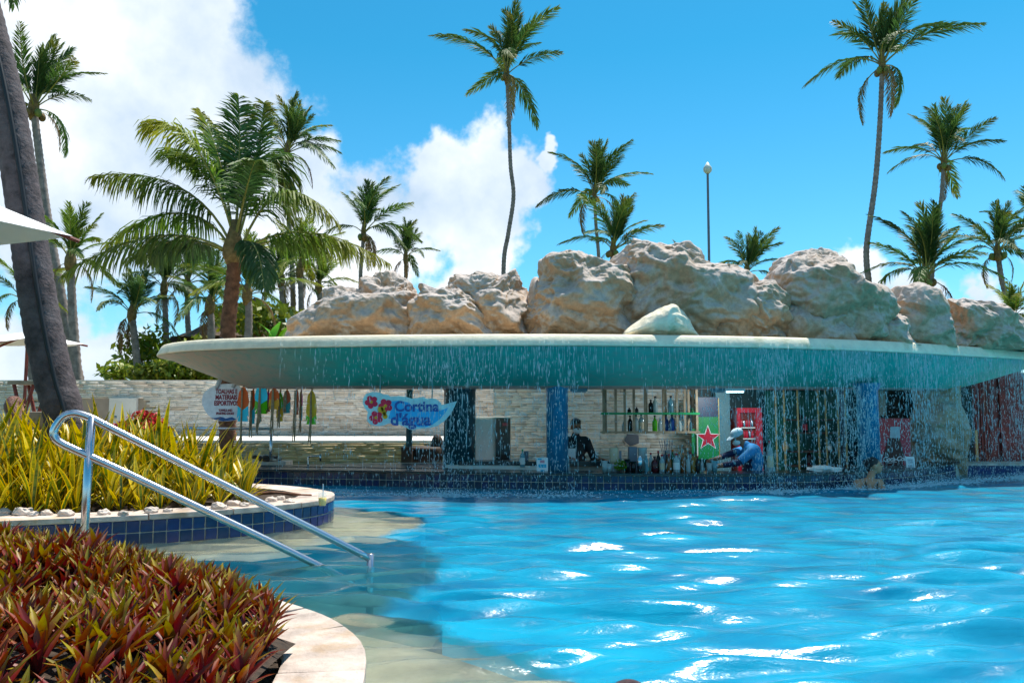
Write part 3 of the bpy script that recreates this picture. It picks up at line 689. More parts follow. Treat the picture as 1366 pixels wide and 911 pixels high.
boulder([(1216, 640), (1216, 500), (1246, 495), (1274, 500), (1283, 560), (1284, 640)], 13.75, 0.32, 25, 'brown artificial rock pillar beside the red slatted screen', M_rock, 6, 0.7, -0.3, name='rock_pillar', cat='rock')

# ------------------------------------------------------------------ leaves
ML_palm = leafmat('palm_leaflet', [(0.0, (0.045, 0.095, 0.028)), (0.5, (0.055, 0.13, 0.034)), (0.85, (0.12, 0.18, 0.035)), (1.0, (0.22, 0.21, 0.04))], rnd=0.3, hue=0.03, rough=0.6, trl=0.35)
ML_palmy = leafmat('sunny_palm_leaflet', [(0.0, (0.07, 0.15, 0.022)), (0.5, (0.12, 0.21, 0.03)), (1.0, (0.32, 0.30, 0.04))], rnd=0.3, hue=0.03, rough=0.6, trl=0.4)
ML_snake = leafmat('snake_plant_leaf', [(0.0, (0.05, 0.11, 0.012)), (0.5, (0.15, 0.21, 0.016)), (1.0, (0.42, 0.36, 0.02))], rnd=0.2, hue=0.03, rough=0.4, trl=0.25, edge=(0.72, 0.46, 0.02), band=True)
ML_red = leafmat('moses_leaf', [(0.0, (0.050, 0.004, 0.010)), (0.42, (0.17, 0.017, 0.010)), (0.74, (0.21, 0.055, 0.008)), (1.0, (0.30, 0.21, 0.014))], rnd=0.35, hue=0.03, rough=0.5, trl=0.25)
ML_broad = leafmat('broad_leaf', [(0.0, (0.05, 0.22, 0.015)), (1.0, (0.16, 0.36, 0.025))], rnd=0.2, rough=0.35, trl=0.4)
ML_hedge = leafmat('hedge_leaf', [(0.0, (0.05, 0.10, 0.012)), (0.6, (0.12, 0.19, 0.016)), (1.0, (0.30, 0.30, 0.03))], rnd=0.25, rough=0.5, trl=0.3)
ML_flower = mat('red_flower_petals', (0.55, 0.015, 0.012), 0.6, var=0.3, scale=20)
M_trunk = mat('palm_trunk_bark', (0.27, 0.22, 0.20), 0.9, var=0.3, scale=7, bump=0.7, bscale=25)
M_trunkb = mat('brown_palm_bark', (0.20, 0.085, 0.045), 0.9, var=0.4, scale=9, bump=0.8, bscale=25)
M_rach = mat('frond_stalk', (0.26, 0.24, 0.05), 0.5, var=0.25, scale=5)
def frond_mesh(p0, p1, p2, nl, L, hang, seed, wid=0.028, seg=2, wind=(0, 0, 0), bare=0.16, rr=0.018, sweep=(.55, .95)):
    """one feather leaf: a tapering stalk with leaflets on both sides (stalk = material 1)"""
    rs = random.Random(seed); p0, p1, p2 = Vector(p0), Vector(p1), Vector(p2); wind = Vector(wind)
    B = lambda t: p0 * (1 - t) ** 2 + p1 * 2 * t * (1 - t) + p2 * t * t
    T = lambda t: ((p1 - p0) * 2 * (1 - t) + (p2 - p1) * 2 * t).normalized()
    g = MB(); g.tube([B(k / 10) for k in range(11)], [rr * (1 - 0.85 * k / 10) for k in range(11)], 5); nst = len(g.f)
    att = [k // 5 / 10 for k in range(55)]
    for i in range(nl):
        t = bare + (1 - bare) * (i + rs.uniform(-.3, .3)) / nl; t = min(max(t, 0.05), 0.995)
        prof = math.sin(math.pi * min(1, 0.18 + 0.80 * ((t - bare) / (1 - bare)))) ** 0.6
        for s in (-1, 1):
            tg = T(t); side = tg.cross(Vector((0, 0, 1)));
            if side.length < 0.05: side = Vector((1, 0, 0))
            side = side.normalized() * s; up = side.cross(tg) * s
            if rs.random() < .10: continue
            l = L * prof * rs.uniform(0.6, 1.15); sw = rs.uniform(*sweep)
            d = (side * (1 - 0.25 * t) + tg * sw + up * rs.uniform(0.05, 0.35) + wind * rs.uniform(.5, 1)).normalized()
            b = B(t); w = wid * rs.uniform(0.75, 1.15); pts = [b]; cur = d.copy()
            for q in range(seg):
                cur = (cur + Vector((0, 0, -1)) * hang * rs.uniform(0.7, 1.3) / seg * (1 + q)).normalized(); pts.append(pts[-1] + cur * l / seg)
            wv = cur.cross(tg); wv = (wv.normalized() if wv.length > .05 else up) ; wv = (wv + up * 0.3).normalized()
            wv = (d.cross(up)).normalized() if rs.random() < .5 else wv
            vs = [pts[0] - wv * w * .25, pts[0] + wv * w * .25]
            for q in range(1, seg): vs += [pts[q] - wv * w * .5, pts[q] + wv * w * .5]
            vs.append(pts[-1]); k = len(vs)
            fs = [(2 * q, 2 * q + 1, 2 * q + 3, 2 * q + 2) for q in range(seg - 1)] + [(k - 3, k - 2, k - 1)]
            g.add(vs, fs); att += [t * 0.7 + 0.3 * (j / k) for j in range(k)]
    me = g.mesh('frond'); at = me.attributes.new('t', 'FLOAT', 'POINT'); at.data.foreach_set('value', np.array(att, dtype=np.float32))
    me.polygons.foreach_set('material_index', np.array([1] * nst + [0] * (len(me.polygons) - nst), dtype=np.int32)); return me
def set_frond_mats(me, lm): me.materials.append(lm); me.materials.append(M_rach); return me
FV = {}
for kind, (p1, p2, hang) in {'up': ((.45, 0, .10), (1.0, 0, -.02), .25), 'arch': ((.5, 0, .28), (1.0, 0, -.12), .5), 'low': ((.5, 0, .30), (.92, 0, -.38), .7)}.items():
    for v in range(3):
        FV[kind, v] = set_frond_mats(frond_mesh((0, 0, 0), (p1[0], random.uniform(-.08, .08), p1[2]), (p2[0], random.uniform(-.15, .15), p2[2] + random.uniform(-.06, .06)),
                      70, 0.25, hang, 100 + v * 7 + len(kind), wid=0.016, wind=(0, 0, 0), rr=0.011, sweep=(.8, 1.7), bare=.24), ML_palm)
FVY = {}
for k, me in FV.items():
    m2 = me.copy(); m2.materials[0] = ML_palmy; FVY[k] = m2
ML_dead = leafmat('dry_palm_leaflet', [(0.0, (0.20, 0.12, 0.05)), (1.0, (0.34, 0.22, 0.09))], rnd=0.2, rough=0.8, trl=0.2)
FVD = {}
for k, me in FV.items():
    m2 = me.copy(); m2.materials[0] = ML_dead; FVD[k] = m2
M_nut = mat('green_coconut', (0.16, 0.20, 0.04), 0.5, var=0.2)
def trunk_mb(pts, r0, r1, ring_d=0.16, n=10, wob=0.06):
    pts = resample(spline(pts, 12), ring_d / 2); m = len(pts); rad = []
    for i in range(m):
        t = i / max(1, m - 1); r = r0 + (r1 - r0) * t ** 0.8
        if t < 0.06: r *= 1 + 0.35 * (1 - t / 0.06)
        rad.append(r * (1 + (wob if i % 2 else -wob) + random.uniform(-.02, .02)))
    return MB().tube(pts, rad, n)
M_boot = mat('palm_leaf_base', (0.22, 0.14, 0.05), 0.8, var=0.35, scale=14, bump=0.6)
def palm(trunk_px, Y, rc, r0, label, nf=15, seed=0, bark=None, group=None, sunny=False, zb=0.7, lift=0.0, fan=None):
    rs = random.Random(seed); pts = [at_y(x, y, Y) for x, y in trunk_px]       # from crown down
    top = pts[0]; low = pts[-1].copy(); base = Vector((low.x, Y, zb))
    line = [base] + ([Vector((low.x, Y, (low.z + zb) / 2))] if low.z - zb > 1.5 else []) + pts[::-1]
    e = empty('palm_tree', base, label, 'palm tree', group)
    sub(e, 'trunk', trunk_mb(line, r0 * 1.0, r0 * 0.66), bark or M_trunk, True)
    sub(e, 'leaf_base', MB().lathe([(r0 * .68, -.16 * rc), (r0 * 1.02, -.04 * rc), (r0 * .95, .08 * rc), (r0 * .35, .24 * rc)], tuple(top), 9), M_boot, True)
    nf = int(nf * 1.45); wind_ = R(rs.uniform(2, 16))
    for k in range(2 if seed % 2 else 1):
        o = link('dead_frond', FVD['low', (k + seed) % 3], None, e); o.location = top - base; o.rotation_mode = 'QUATERNION'
        o.rotation_quaternion = Quaternion((0, 0, 1), seed * 1.7 + k * 2.5) @ Quaternion((0, 1, 0), R(rs.uniform(30, 52))); o.scale = (rc * rs.uniform(.6, .9),) * 3
    if rc > 1.7:
        for k in range(5): q_ = k * 1.25 + seed; sub(e, 'coconut', MB().ellipsoid(top + Vector((math.cos(q_) * r0 * 1.5, math.sin(q_) * r0 * 1.5, -.05 * rc - rs.uniform(0, .12))), (.11, .11, .14), None, 8, 6), M_boot if k % 2 else M_nut, True)
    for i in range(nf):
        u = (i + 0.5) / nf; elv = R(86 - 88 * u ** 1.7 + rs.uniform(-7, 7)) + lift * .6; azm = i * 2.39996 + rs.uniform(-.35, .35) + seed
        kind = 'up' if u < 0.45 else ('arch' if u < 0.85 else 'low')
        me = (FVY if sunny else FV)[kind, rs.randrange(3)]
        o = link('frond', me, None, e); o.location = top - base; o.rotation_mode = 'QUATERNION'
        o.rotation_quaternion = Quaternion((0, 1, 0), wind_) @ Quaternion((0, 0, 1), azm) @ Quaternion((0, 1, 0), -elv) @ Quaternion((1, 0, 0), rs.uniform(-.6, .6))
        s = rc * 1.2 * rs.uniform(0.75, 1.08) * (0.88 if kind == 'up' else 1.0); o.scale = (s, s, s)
    return e
G = 'coconut palms behind the bar'
palm([(676, 100), (679, 160), (681, 220), (685, 262), (678, 312), (672, 352)], 35, 2.9, 0.125, 'tallest slender palm with a kinked trunk standing alone above the rocks', 15, 3)
palm([(1177, 88), (1174, 160), (1168, 240), (1157, 320), (1156, 350), (1160, 388)], 28, 2.6, 0.125, 'very tall palm with a trunk curving out at its foot behind the pointed boulder', 15, 5)
palm([(1259, 218), (1256, 262), (1249, 310), (1242, 392)], 33, 2.5, 0.12, 'slim palm rising out of the low bushy palm behind the block boulder', 15, 8)
palm([(1234, 372), (1236, 395)], 27, 2.3, 0.17, 'low bushy palm with yellowing lower fronds behind the block boulder', 19, 11, lift=0.12)
palm([(1331, 338), (1336, 372), (1345, 412)], 28, 1.75, 0.13, 'leaning palm behind the round shouldered end boulder', 16, 13, lift=0.1)
palm([(1386, 318), (1392, 420)], 29, 1.9, 0.13, 'palm half out of the picture beside the leaning palm', 12, 14)
palm([(793, 262), (795, 300), (799, 352)], 38, 2.5, 0.115, 'ragged palm with dead skirt fronds above the tall rounded boulder', 17, 17)
palm([(818, 335), (817, 352)], 31, 2.0, 0.14, 'shorter dense palm close beside the ragged palm', 17, 19, lift=0.25)
palm([(996, 365), (998, 385)], 36, 1.9, 0.15, 'stemless looking dark palm peeping over the largest boulder', 17, 23, lift=0.2)
palm([(908, 345), (908, 360)], 45, 0.9, 0.1, 'tiny far palm tip peeping over the largest boulder', 9, 24, lift=0.4)
palm([(485, 312), (483, 340), (481, 368)], 34, 2.2, 0.115, 'feathery palm with upright crown behind the square topped boulder', 14, 29, lift=0.2)
palm([(541, 345), (541, 380)], 37, 1.7, 0.12, 'dark drooping palm beside the feathery palm', 14, 31, lift=0.15)
palm([(383, 205), (385, 280), (389, 345), (391, 405)], 30, 2.1, 0.12, 'tall palm standing behind the big arching palm', 16, 37)
palm([(45, 146), (54, 220), (65, 300), (78, 372), (92, 450), (106, 512)], 24, 2.2, 0.16, 'tall palm behind the dark leaning trunk', 15, 41)
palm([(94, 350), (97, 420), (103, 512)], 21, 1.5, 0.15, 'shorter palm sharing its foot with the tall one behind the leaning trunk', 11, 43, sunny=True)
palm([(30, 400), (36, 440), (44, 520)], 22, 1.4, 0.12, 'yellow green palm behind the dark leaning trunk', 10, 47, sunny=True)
palm([(176, 420), (180, 455), (184, 500)], 26, 1.55, 0.15, 'small leaning palm at the end of the garden wall hedge', 15, 53)
palm([(219, 385), (221, 430), (222, 470)], 27, 1.6, 0.13, 'small palm next to the dark hut beam', 14, 59)
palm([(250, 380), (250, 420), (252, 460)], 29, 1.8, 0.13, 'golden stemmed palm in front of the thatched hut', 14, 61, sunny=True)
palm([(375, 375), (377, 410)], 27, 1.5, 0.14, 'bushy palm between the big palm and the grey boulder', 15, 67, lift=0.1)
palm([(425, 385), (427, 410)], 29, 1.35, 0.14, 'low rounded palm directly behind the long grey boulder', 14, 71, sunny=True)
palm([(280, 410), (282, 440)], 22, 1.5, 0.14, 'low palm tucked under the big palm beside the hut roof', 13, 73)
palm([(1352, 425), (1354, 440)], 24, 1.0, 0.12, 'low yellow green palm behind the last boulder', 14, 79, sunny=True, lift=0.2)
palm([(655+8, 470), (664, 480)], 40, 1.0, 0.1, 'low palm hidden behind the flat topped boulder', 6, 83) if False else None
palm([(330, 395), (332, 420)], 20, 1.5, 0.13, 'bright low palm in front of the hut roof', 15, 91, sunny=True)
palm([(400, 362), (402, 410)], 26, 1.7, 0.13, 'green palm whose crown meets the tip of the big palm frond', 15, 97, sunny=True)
# the big arching palm growing beside the canopy: each frond drawn after the photograph
Y0 = 14.6
pts = [at_y(x, y, Y0) for x, y in ((312, 325), (312, 360), (308, 400), (304, 445), (303, 520), (304, 600))]
base = Vector((pts[-1].x, Y0, 0.1)); bp_ = empty('palm_tree', base, 'big arching palm with a brown ringed trunk beside the canopy end', 'palm tree')
sub(bp_, 'trunk', trunk_mb([base] + pts[::-1], 0.16, 0.125, 0.12, 14, 0.07), M_trunkb, True)
sub(bp_, 'leaf_base', MB().lathe([(0.12, -.40), (0.20, -.22), (0.19, -.05), (0.13, .15), (0.05, .45)], tuple(pts[0]), 11), M_boot, True)
BF = [((312, 318), (268, 150), (192, 168), -.8, .8), ((312, 318), (285, 190), (222, 205), .6, .9), ((314, 310), (322, 210), (318, 128), 0.2, .4), ((316, 312), (345, 210), (352, 138), .5, .5), ((310, 312), (296, 200), (268, 150), .3, .5),
      ((318, 318), (372, 120), (388, 300), .7, .9), ((308, 325), (255, 215), (122, 236), -.3, 1.2), ((306, 328), (250, 240), (140, 330), .7, 1.2), ((304, 335), (215, 280), (84, 368), -.5, 1.1), ((304, 338), (240, 300), (180, 345), 1.2, 1.1),
      ((322, 330), (372, 200), (452, 300), -.6, 1.1), ((320, 338), (400, 275), (520, 352), -.2, 1.15), ((322, 336), (400, 300), (470, 330), 1.0, 1.1), ((316, 330), (345, 300), (352, 385), -1.2, .9), ((312, 326), (330, 190), (292, 175), 1.2, .7), ((314, 318), (330, 240), (340, 215), -1.0, .6)]
for k, (a, b, c, dy, hang) in enumerate(BF):
    p0 = at_y(*a, Y0); p1 = at_y(*b, Y0 + dy * .6); p2 = at_y(*c, Y0 + dy)
    L = 0.95 if abs(c[0] - 312) > 60 else 0.66
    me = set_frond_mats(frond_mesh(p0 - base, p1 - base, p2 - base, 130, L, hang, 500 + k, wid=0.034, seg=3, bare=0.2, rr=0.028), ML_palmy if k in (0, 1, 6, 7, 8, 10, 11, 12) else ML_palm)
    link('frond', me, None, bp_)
# the dark leaning trunk close by at the left
lt = [(86, 562), (72, 505), (58, 440), (46, 370), (36, 300), (24, 220), (10, 140), (-8, 60), (-40, -60), (-80, -190)]
YL = 8.4; pts = [at_y(x, y, YL) for x, y in lt]; base = Vector((pts[0].x + 0.06, YL, 0.12))
M_bark2 = mat('dark_palm_bark', (0.085, 0.064, 0.068), 0.9, var=0.35, scale=9, bump=0.9, bscale=22, stain=((0.12, 0.10, 0.105), 3.0, 0.5, 0.7))
lp = empty('palm_tree', base, 'dark thick leaning palm trunk with a black cable beside the parasol', 'palm tree')
sub(lp, 'trunk', trunk_mb([base] + pts, 0.205, 0.15, 0.10, 20, 0.018), M_bark2, True)
sm = spline([base] + pts, 10); cab = [p + Vector((0.10, -0.165 + 0.004 * i / len(sm), 0)) for i, p in enumerate(sm)]
M_black = mat('black_rubber', (0.012, 0.013, 0.016), 0.5)
sub(lp, 'cable', MB().tube(cab, 0.022, 6), M_black, True)
for i in range(13):
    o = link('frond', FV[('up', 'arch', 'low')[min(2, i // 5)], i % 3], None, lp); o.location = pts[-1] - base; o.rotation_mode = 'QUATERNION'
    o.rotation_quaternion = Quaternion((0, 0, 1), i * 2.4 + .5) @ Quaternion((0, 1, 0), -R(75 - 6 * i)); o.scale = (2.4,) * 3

# ------------------------------------------------------------------ snake plants and red moses plants
def blade(nr, w, bend, fold, tipp, seed):
    rs = random.Random(seed); V = []; F = []; T = []; E = []
    for i in range(nr + 1):
        t = i / nr; ww = w * (0.45 + 0.55 * min(1, t * 3)) * (1 - max(0, (t - tipp) / (1 - tipp)) ** 1.8) + 1e-4
        x = bend * t * t; z = t * (1 - 0.25 * bend * t); tw = rs.uniform(-.15, .15) + (seed % 5 - 2) * 0.18 * t
        for u in (-1, -.45, .45, 1):
            V.append((x + fold * ww * abs(u) * -1 + ww * u * math.sin(tw), ww * u * math.cos(tw), z)); T.append(t); E.append(abs(u))
    for i in range(nr):
        for k in range(3): F.append((i * 4 + k, i * 4 + k + 1, i * 4 + k + 5, i * 4 + k + 4))
    return npmesh('leaf', np.array(V), np.array(F), {'t': T, 'e': E}, smooth=True)
SN = [blade(7, 0.034 + 0.006 * (k % 3), 0.05 + 0.10 * (k % 4), 0.35, 0.55, k) for k in range(8)]
RD = [blade(5, 0.076 + 0.014 * (k % 3), 0.02 + 0.08 * (k % 4), 0.75, 0.35, 40 + k) for k in range(8)]
for me in SN: me.materials.append(ML_snake)
for me in RD: me.materials.append(ML_red)
def scatter(poly, dmin, tries, seed, cond):
    rs = random.Random(seed); xs_ = [p[0] for p in poly]; ys_ = [p[1] for p in poly]; out = []; grid = {}
    for _ in range(tries):
        x, y = rs.uniform(min(xs_), max(xs_)), rs.uniform(min(ys_), max(ys_))
        if not cond(x, y) or not inside(poly, np.array([x]), np.array([y]))[0]: continue
        gx, gy = int(x // dmin), int(y // dmin)
        if any((x - a) ** 2 + (y - b) ** 2 < dmin * dmin for i in (-1, 0, 1) for j in (-1, 0, 1) for a, b in grid.get((gx + i, gy + j), ())): continue
        grid.setdefault((gx, gy), []).append((x, y)); out.append((x, y))
    return out
def rosette(name, x, y, z, leaves, label, cat, group):
    e = empty(name, (x, y, z), label, cat, group)
    for me, azm, tilt, s, wsc in leaves:
        o = link('leaf', me, None, e); o.rotation_mode = 'QUATERNION'
        o.rotation_quaternion = Quaternion((0, 0, 1), azm) @ Quaternion((0, 1, 0), tilt); o.scale = (s, s * wsc, s)
    return e
poly1 = offset_in(PL1, 0.42, False) + V3([(-7, 9.9), (-7, 5.8)])
def px_of(x, y): return 683 + FPX * x / y
def front_d(x, y): return min((p.x - x) ** 2 + (p.y - y) ** 2 for p in PL1[::3]) ** .5
rs = random.Random(3)
for x, y in scatter(poly1, 0.145, 6000, 9, lambda x, y: -30 < px_of(x, y) < 338 and y < 8.9):
    fd = front_d(x, y); h = min(0.98, 0.46 + 0.52 * (fd - 0.4)) * rs.uniform(.85, 1.1)
    if px_of(x, y) > 300: h *= 0.85
    lv = [(rs.choice(SN), rs.uniform(0, 6.28), R(rs.uniform(2, 24)) if k < 5 else R(rs.uniform(20, 48)), h * (rs.uniform(.75, 1.08) if k < 5 else rs.uniform(.4, .7)), rs.uniform(.8, 1.1) * (0.62 / h) ** .5) for k in range(rs.randint(9, 12))]
    rosette('snake_plant', x, y, 0.2, lv, 'yellow edged snake plant growing in the tiled planter', 'plant', 'snake plants in the planter')
_in1 = offset_in(PL2, 0.29, False); _in2 = offset_in(PL2, 0.10, False)
poly2 = [a + (b - a) * min(1, max(0, (a.y - 3.15) / .4)) for a, b in zip(_in1, _in2)] + V3([(-6, 4.6), (-6, 0.4)])
def mound(x, y):
    d = min((p.x - x) ** 2 + (p.y - y) ** 2 for p in PL2[::3]) ** .5
    return 0.17 * min(1, max(0, (d - .12) / .5)) + .03 + 0.055 * math.sin(x * 5.1 + y * 2.3) * math.sin(y * 4.1 - x * 1.7) * min(1, max(0, (d - .3) / .4))
gx = np.arange(-4.2, -0.5, 0.08); gy = np.arange(0.8, 5.0, 0.08); GX2, GY2 = np.meshgrid(gx, gy)
ok = inside(offset_in(PL2, 0.22, False) + V3([(-6, 4.6), (-6, 0.4)]), GX2.ravel(), GY2.ravel()).reshape(GX2.shape)
Vs = [(x - PLT2.location.x, y - PLT2.location.y, 0.206 + max(0, mound(x, y))) for x, y in zip(GX2.ravel(), GY2.ravel())]; Fs = []
for j in range(len(gy) - 1):
    for i in range(len(gx) - 1):
        if ok[j, i] and ok[j + 1, i] and ok[j, i + 1] and ok[j + 1, i + 1]: a = j * len(gx) + i; Fs.append((a, a + 1, a + 1 + len(gx), a + len(gx)))
link('soil_mound', npmesh('soil_mound', np.array(Vs), np.array(Fs), smooth=True), M_soil, PLT2)
def red_ok(x, y):
    if y < 1.8: return False
    q = px_of(x, y); return -22 < q < 372
rs = random.Random(11)
for x, y in scatter(poly2, 0.077, 34000, 21, red_ok):
    s = rs.uniform(.10, .15); lv = []
    for k in range(16):
        u = k / 16; lv.append((rs.choice(RD), k * 2.4 + rs.uniform(-.3, .3), R(5 + 50 * u + rs.uniform(-8, 8)), s * (0.75 + 0.45 * math.sin(math.pi * (0.2 + 0.7 * u))), rs.uniform(.85, 1.15)))
    rosette('moses_plant', x, y, 0.20 + max(0, mound(x, y)), lv, 'red and olive leaved rosette plant in the near planter', 'plant', 'red leaved plants in the planter')

# ------------------------------------------------------------------ hedge, broad-leaved plant, ixora
def leafcloud(nl, rx, ry, rz, size, seed, flat=0.5):
    rs = np.random.RandomState(seed); d = rs.randn(nl, 3); d /= np.linalg.norm(d, axis=1)[:, None]; r = rs.rand(nl) ** 0.4
    c = d * r[:, None] * np.array([rx, ry, rz]); lump = 1 + 0.25 * fbm(d * 2.2 + seed, 2, seed); c *= lump[:, None]
    a = rs.randn(nl, 3); a /= np.linalg.norm(a, axis=1)[:, None]; b = np.cross(a, rs.randn(nl, 3)); b /= np.linalg.norm(b, axis=1)[:, None]
    s = size * rs.uniform(.6, 1.3, nl)[:, None]
    V = np.stack([c - a * s, c + b * s * .45, c + a * s, c - b * s * .45], 1).reshape(-1, 3); F = np.arange(nl * 4).reshape(-1, 4)
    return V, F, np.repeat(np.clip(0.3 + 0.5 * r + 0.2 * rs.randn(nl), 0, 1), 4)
def shrub(px, py, Y, rx, rz, seed, label, m=None, nl=900, size=0.07, group=None, ry=None, name='shrub', z=None):
    c = at_y(px, py, Y); e = empty(name, (c.x, Y, c.z - rz), label, 'shrub', group)
    V, F, T = leafcloud(nl, rx, ry or rx * .8, rz, size, seed); V[:, 2] += rz
    link('foliage', npmesh('foliage', V, F, {'t': T}), m or ML_hedge, e)
    g = MB()
    for k in range(4): q = k * 1.7; g.tube([(0, 0, -0.15), (rx * .3 * math.cos(q), rx * .3 * math.sin(q), rz), (rx * .5 * math.cos(q), rx * .5 * math.sin(q), rz * 1.5)], [.025, .018, .008], 5)
    g.build('stem', M_trunkb, e); return e
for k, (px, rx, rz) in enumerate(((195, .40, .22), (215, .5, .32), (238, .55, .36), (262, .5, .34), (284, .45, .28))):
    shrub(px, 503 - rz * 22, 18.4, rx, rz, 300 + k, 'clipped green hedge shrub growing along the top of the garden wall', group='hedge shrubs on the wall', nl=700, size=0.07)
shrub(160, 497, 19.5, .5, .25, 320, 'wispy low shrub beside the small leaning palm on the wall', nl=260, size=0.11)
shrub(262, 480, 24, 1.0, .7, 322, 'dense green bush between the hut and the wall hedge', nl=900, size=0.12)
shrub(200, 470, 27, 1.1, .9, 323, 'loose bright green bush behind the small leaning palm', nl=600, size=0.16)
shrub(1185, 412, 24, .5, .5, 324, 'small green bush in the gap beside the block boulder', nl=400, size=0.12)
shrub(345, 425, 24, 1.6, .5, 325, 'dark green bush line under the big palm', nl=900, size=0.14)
ix = at_z(192, 600, 0.2)
for k, (px, py, Y, r) in enumerate(((194, 566, 10.6, .20), (165, 580, 10.4, .19), (208, 578, 10.2, .20))):
    c = at_y(px, py, Y); e = empty('flowering_shrub', (c.x, Y, 0.14), 'red flowering shrub behind the yellow snake plants', 'shrub', 'red flowering shrubs')
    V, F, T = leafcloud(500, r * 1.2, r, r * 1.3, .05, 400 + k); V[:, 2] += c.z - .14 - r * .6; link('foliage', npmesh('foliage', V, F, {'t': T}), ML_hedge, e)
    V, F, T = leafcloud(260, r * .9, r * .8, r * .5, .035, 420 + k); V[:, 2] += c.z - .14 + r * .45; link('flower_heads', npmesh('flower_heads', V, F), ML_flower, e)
    MB().tube([(0, 0, -.02), (.03, 0, (c.z - .14) * .5), (0, 0, c.z - .14)], [.03, .025, .015], 6).build('stem', M_trunkb, e)
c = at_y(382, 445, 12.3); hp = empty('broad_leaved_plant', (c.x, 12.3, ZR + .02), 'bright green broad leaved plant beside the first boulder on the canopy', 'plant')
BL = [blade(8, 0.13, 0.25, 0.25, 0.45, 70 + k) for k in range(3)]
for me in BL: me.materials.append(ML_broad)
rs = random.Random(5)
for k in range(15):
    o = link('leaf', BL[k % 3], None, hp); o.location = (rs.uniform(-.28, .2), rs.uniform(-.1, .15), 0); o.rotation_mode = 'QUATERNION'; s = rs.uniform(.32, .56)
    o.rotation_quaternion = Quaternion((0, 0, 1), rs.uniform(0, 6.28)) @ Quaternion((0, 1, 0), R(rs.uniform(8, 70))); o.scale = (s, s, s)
# ------------------------------------------------------------------ falling water and foam
def drop_mat():
    m, nt, b = basemat('falling_water'); b.inputs['Base Color'].default_value = (0.80, 0.95, 0.98, 1); b.inputs['Roughness'].default_value = 0.15
    tr = N(nt, 'ShaderNodeBsdfTransparent', {'Color': (0.9, 1, 1, 1)}); tl = N(nt, 'ShaderNodeBsdfTranslucent', {'Color': (0.85, 0.97, 1.0, 1)})
    a = N(nt, 'ShaderNodeMixShader', {0: 0.45, 1: b.outputs[0], 2: tl.outputs[0]})
    mx = N(nt, 'ShaderNodeMixShader', {0: 0.25, 1: a.outputs[0], 2: tr.outputs[0]}); nt.links.new(mx.outputs[0], nt.nodes['Material Output'].inputs[0]); return m
M_drop = drop_mat()
M_foam = mat('pool_foam', (0.55, 0.78, 0.86), 0.5, var=0.05)
front = [p for p in RIM[:int(len(RIM) * 0.68)] if p.y < 14.0]; i0 = min(range(len(front)), key=lambda i: abs(front[i].x + 3.15)); front = resample(front[i0:], 0.02)
rs = np.random.RandomState(12); FR = np.array([p[:] for p in front]); pxs = 683 + FPX * FR[:, 0] / FR[:, 1]
den = np.interp(pxs, [365, 374, 378, 420, 470, 540, 600, 660, 720, 780, 860, 930, 1020, 1150, 1300, 1366, 1500], [.5, .8, .06, .14, .20, .14, 1.2, 1.1, .5, .30, .35, .40, 1.2, 1.6, 1.4, 1.0, .8])
den *= 0.55 + 0.9 * np.clip(vnoise(np.stack([FR[:, 0] * 2.3, FR[:, 0] * 0, FR[:, 0] * 0], 1), 3) + .5, 0, 1.5); cdf = np.cumsum(den); cdf /= cdf[-1]
def pick(k): return FR[np.searchsorted(cdf, rs.rand(k))]
OCT = np.array([(0, 0, .5), (.5, 0, .1), (0, .5, .1), (-.5, 0, .1), (0, -.5, .1), (0, 0, -.5)])
OF = np.array([(0, 1, 2), (0, 2, 3), (0, 3, 4), (0, 4, 1), (5, 2, 1), (5, 3, 2), (5, 4, 3), (5, 1, 4)])
def drops(C, w, h):
    V = (C[:, None, :] + OCT[None] * np.stack([w, w, h], 1)[:, None, :]).reshape(-1, 3); F = (np.arange(len(C))[:, None, None] * 6 + OF[None]).reshape(-1, 3); return V, F
ns = 300; st = pick(ns); C = []; Wd = []; Hd = []
for p in st:
    k = rs.randint(12, 34); f = rs.rand(k) ** 0.9; z = 1.93 * (1 - f); j = 0.008 + 0.055 * f
    fall = 0.16 * np.sqrt(f) * rs.uniform(-.2, .5)
    C.append(np.stack([p[0] + rs.randn(k) * j + fall * .05, p[1] + rs.randn(k) * j - fall * .25, z], 1)); Wd.append(rs.uniform(.004, .010, k)); Hd.append(rs.uniform(.03, .12, k) * (1.3 - .8 * f))
k = 7000; p = pick(k); f = rs.rand(k) ** .75; C.append(np.stack([p[:, 0] + rs.randn(k) * .03, p[:, 1] + rs.randn(k) * .08 * (0.3 + f), 1.93 * (1 - f)], 1)); Wd.append(rs.uniform(.004, .0095, k)); Hd.append(rs.uniform(.012, .045, k))
k = 1600; p = pick(k); C.append(np.stack([p[:, 0], p[:, 1] - .004, 1.90 - rs.rand(k) ** 2 * .35], 1)); Wd.append(rs.uniform(.003, .006, k)); Hd.append(rs.uniform(.08, .26, k))
k = 800; p = pick(k); f = rs.rand(k); C.append(np.stack([p[:, 0] + rs.randn(k) * .01, p[:, 1] + rs.randn(k) * .02, 1.85 * (1 - f * .85)], 1)); Wd.append(rs.uniform(.0035, .0065, k)); Hd.append(rs.uniform(.12, .42, k))
V, F = drops(np.concatenate(C), np.concatenate(Wd), np.concatenate(Hd))
tag(link('water_curtain', npmesh('water_curtain', V, F, smooth=True), M_drop), 'curtain of falling water drops along the canopy rim', 'water', kind='stuff')
k = 4200; p = pick(k); r = np.abs(rs.randn(k)) ; C = np.stack([p[:, 0] + rs.randn(k) * .05, p[:, 1] + rs.randn(k) * .13, np.maximum(.002, np.abs(rs.randn(k)) * .035)], 1)
w = rs.uniform(.006, .022, k); V, F = drops(C, w, w * rs.uniform(.5, 1.2, k))
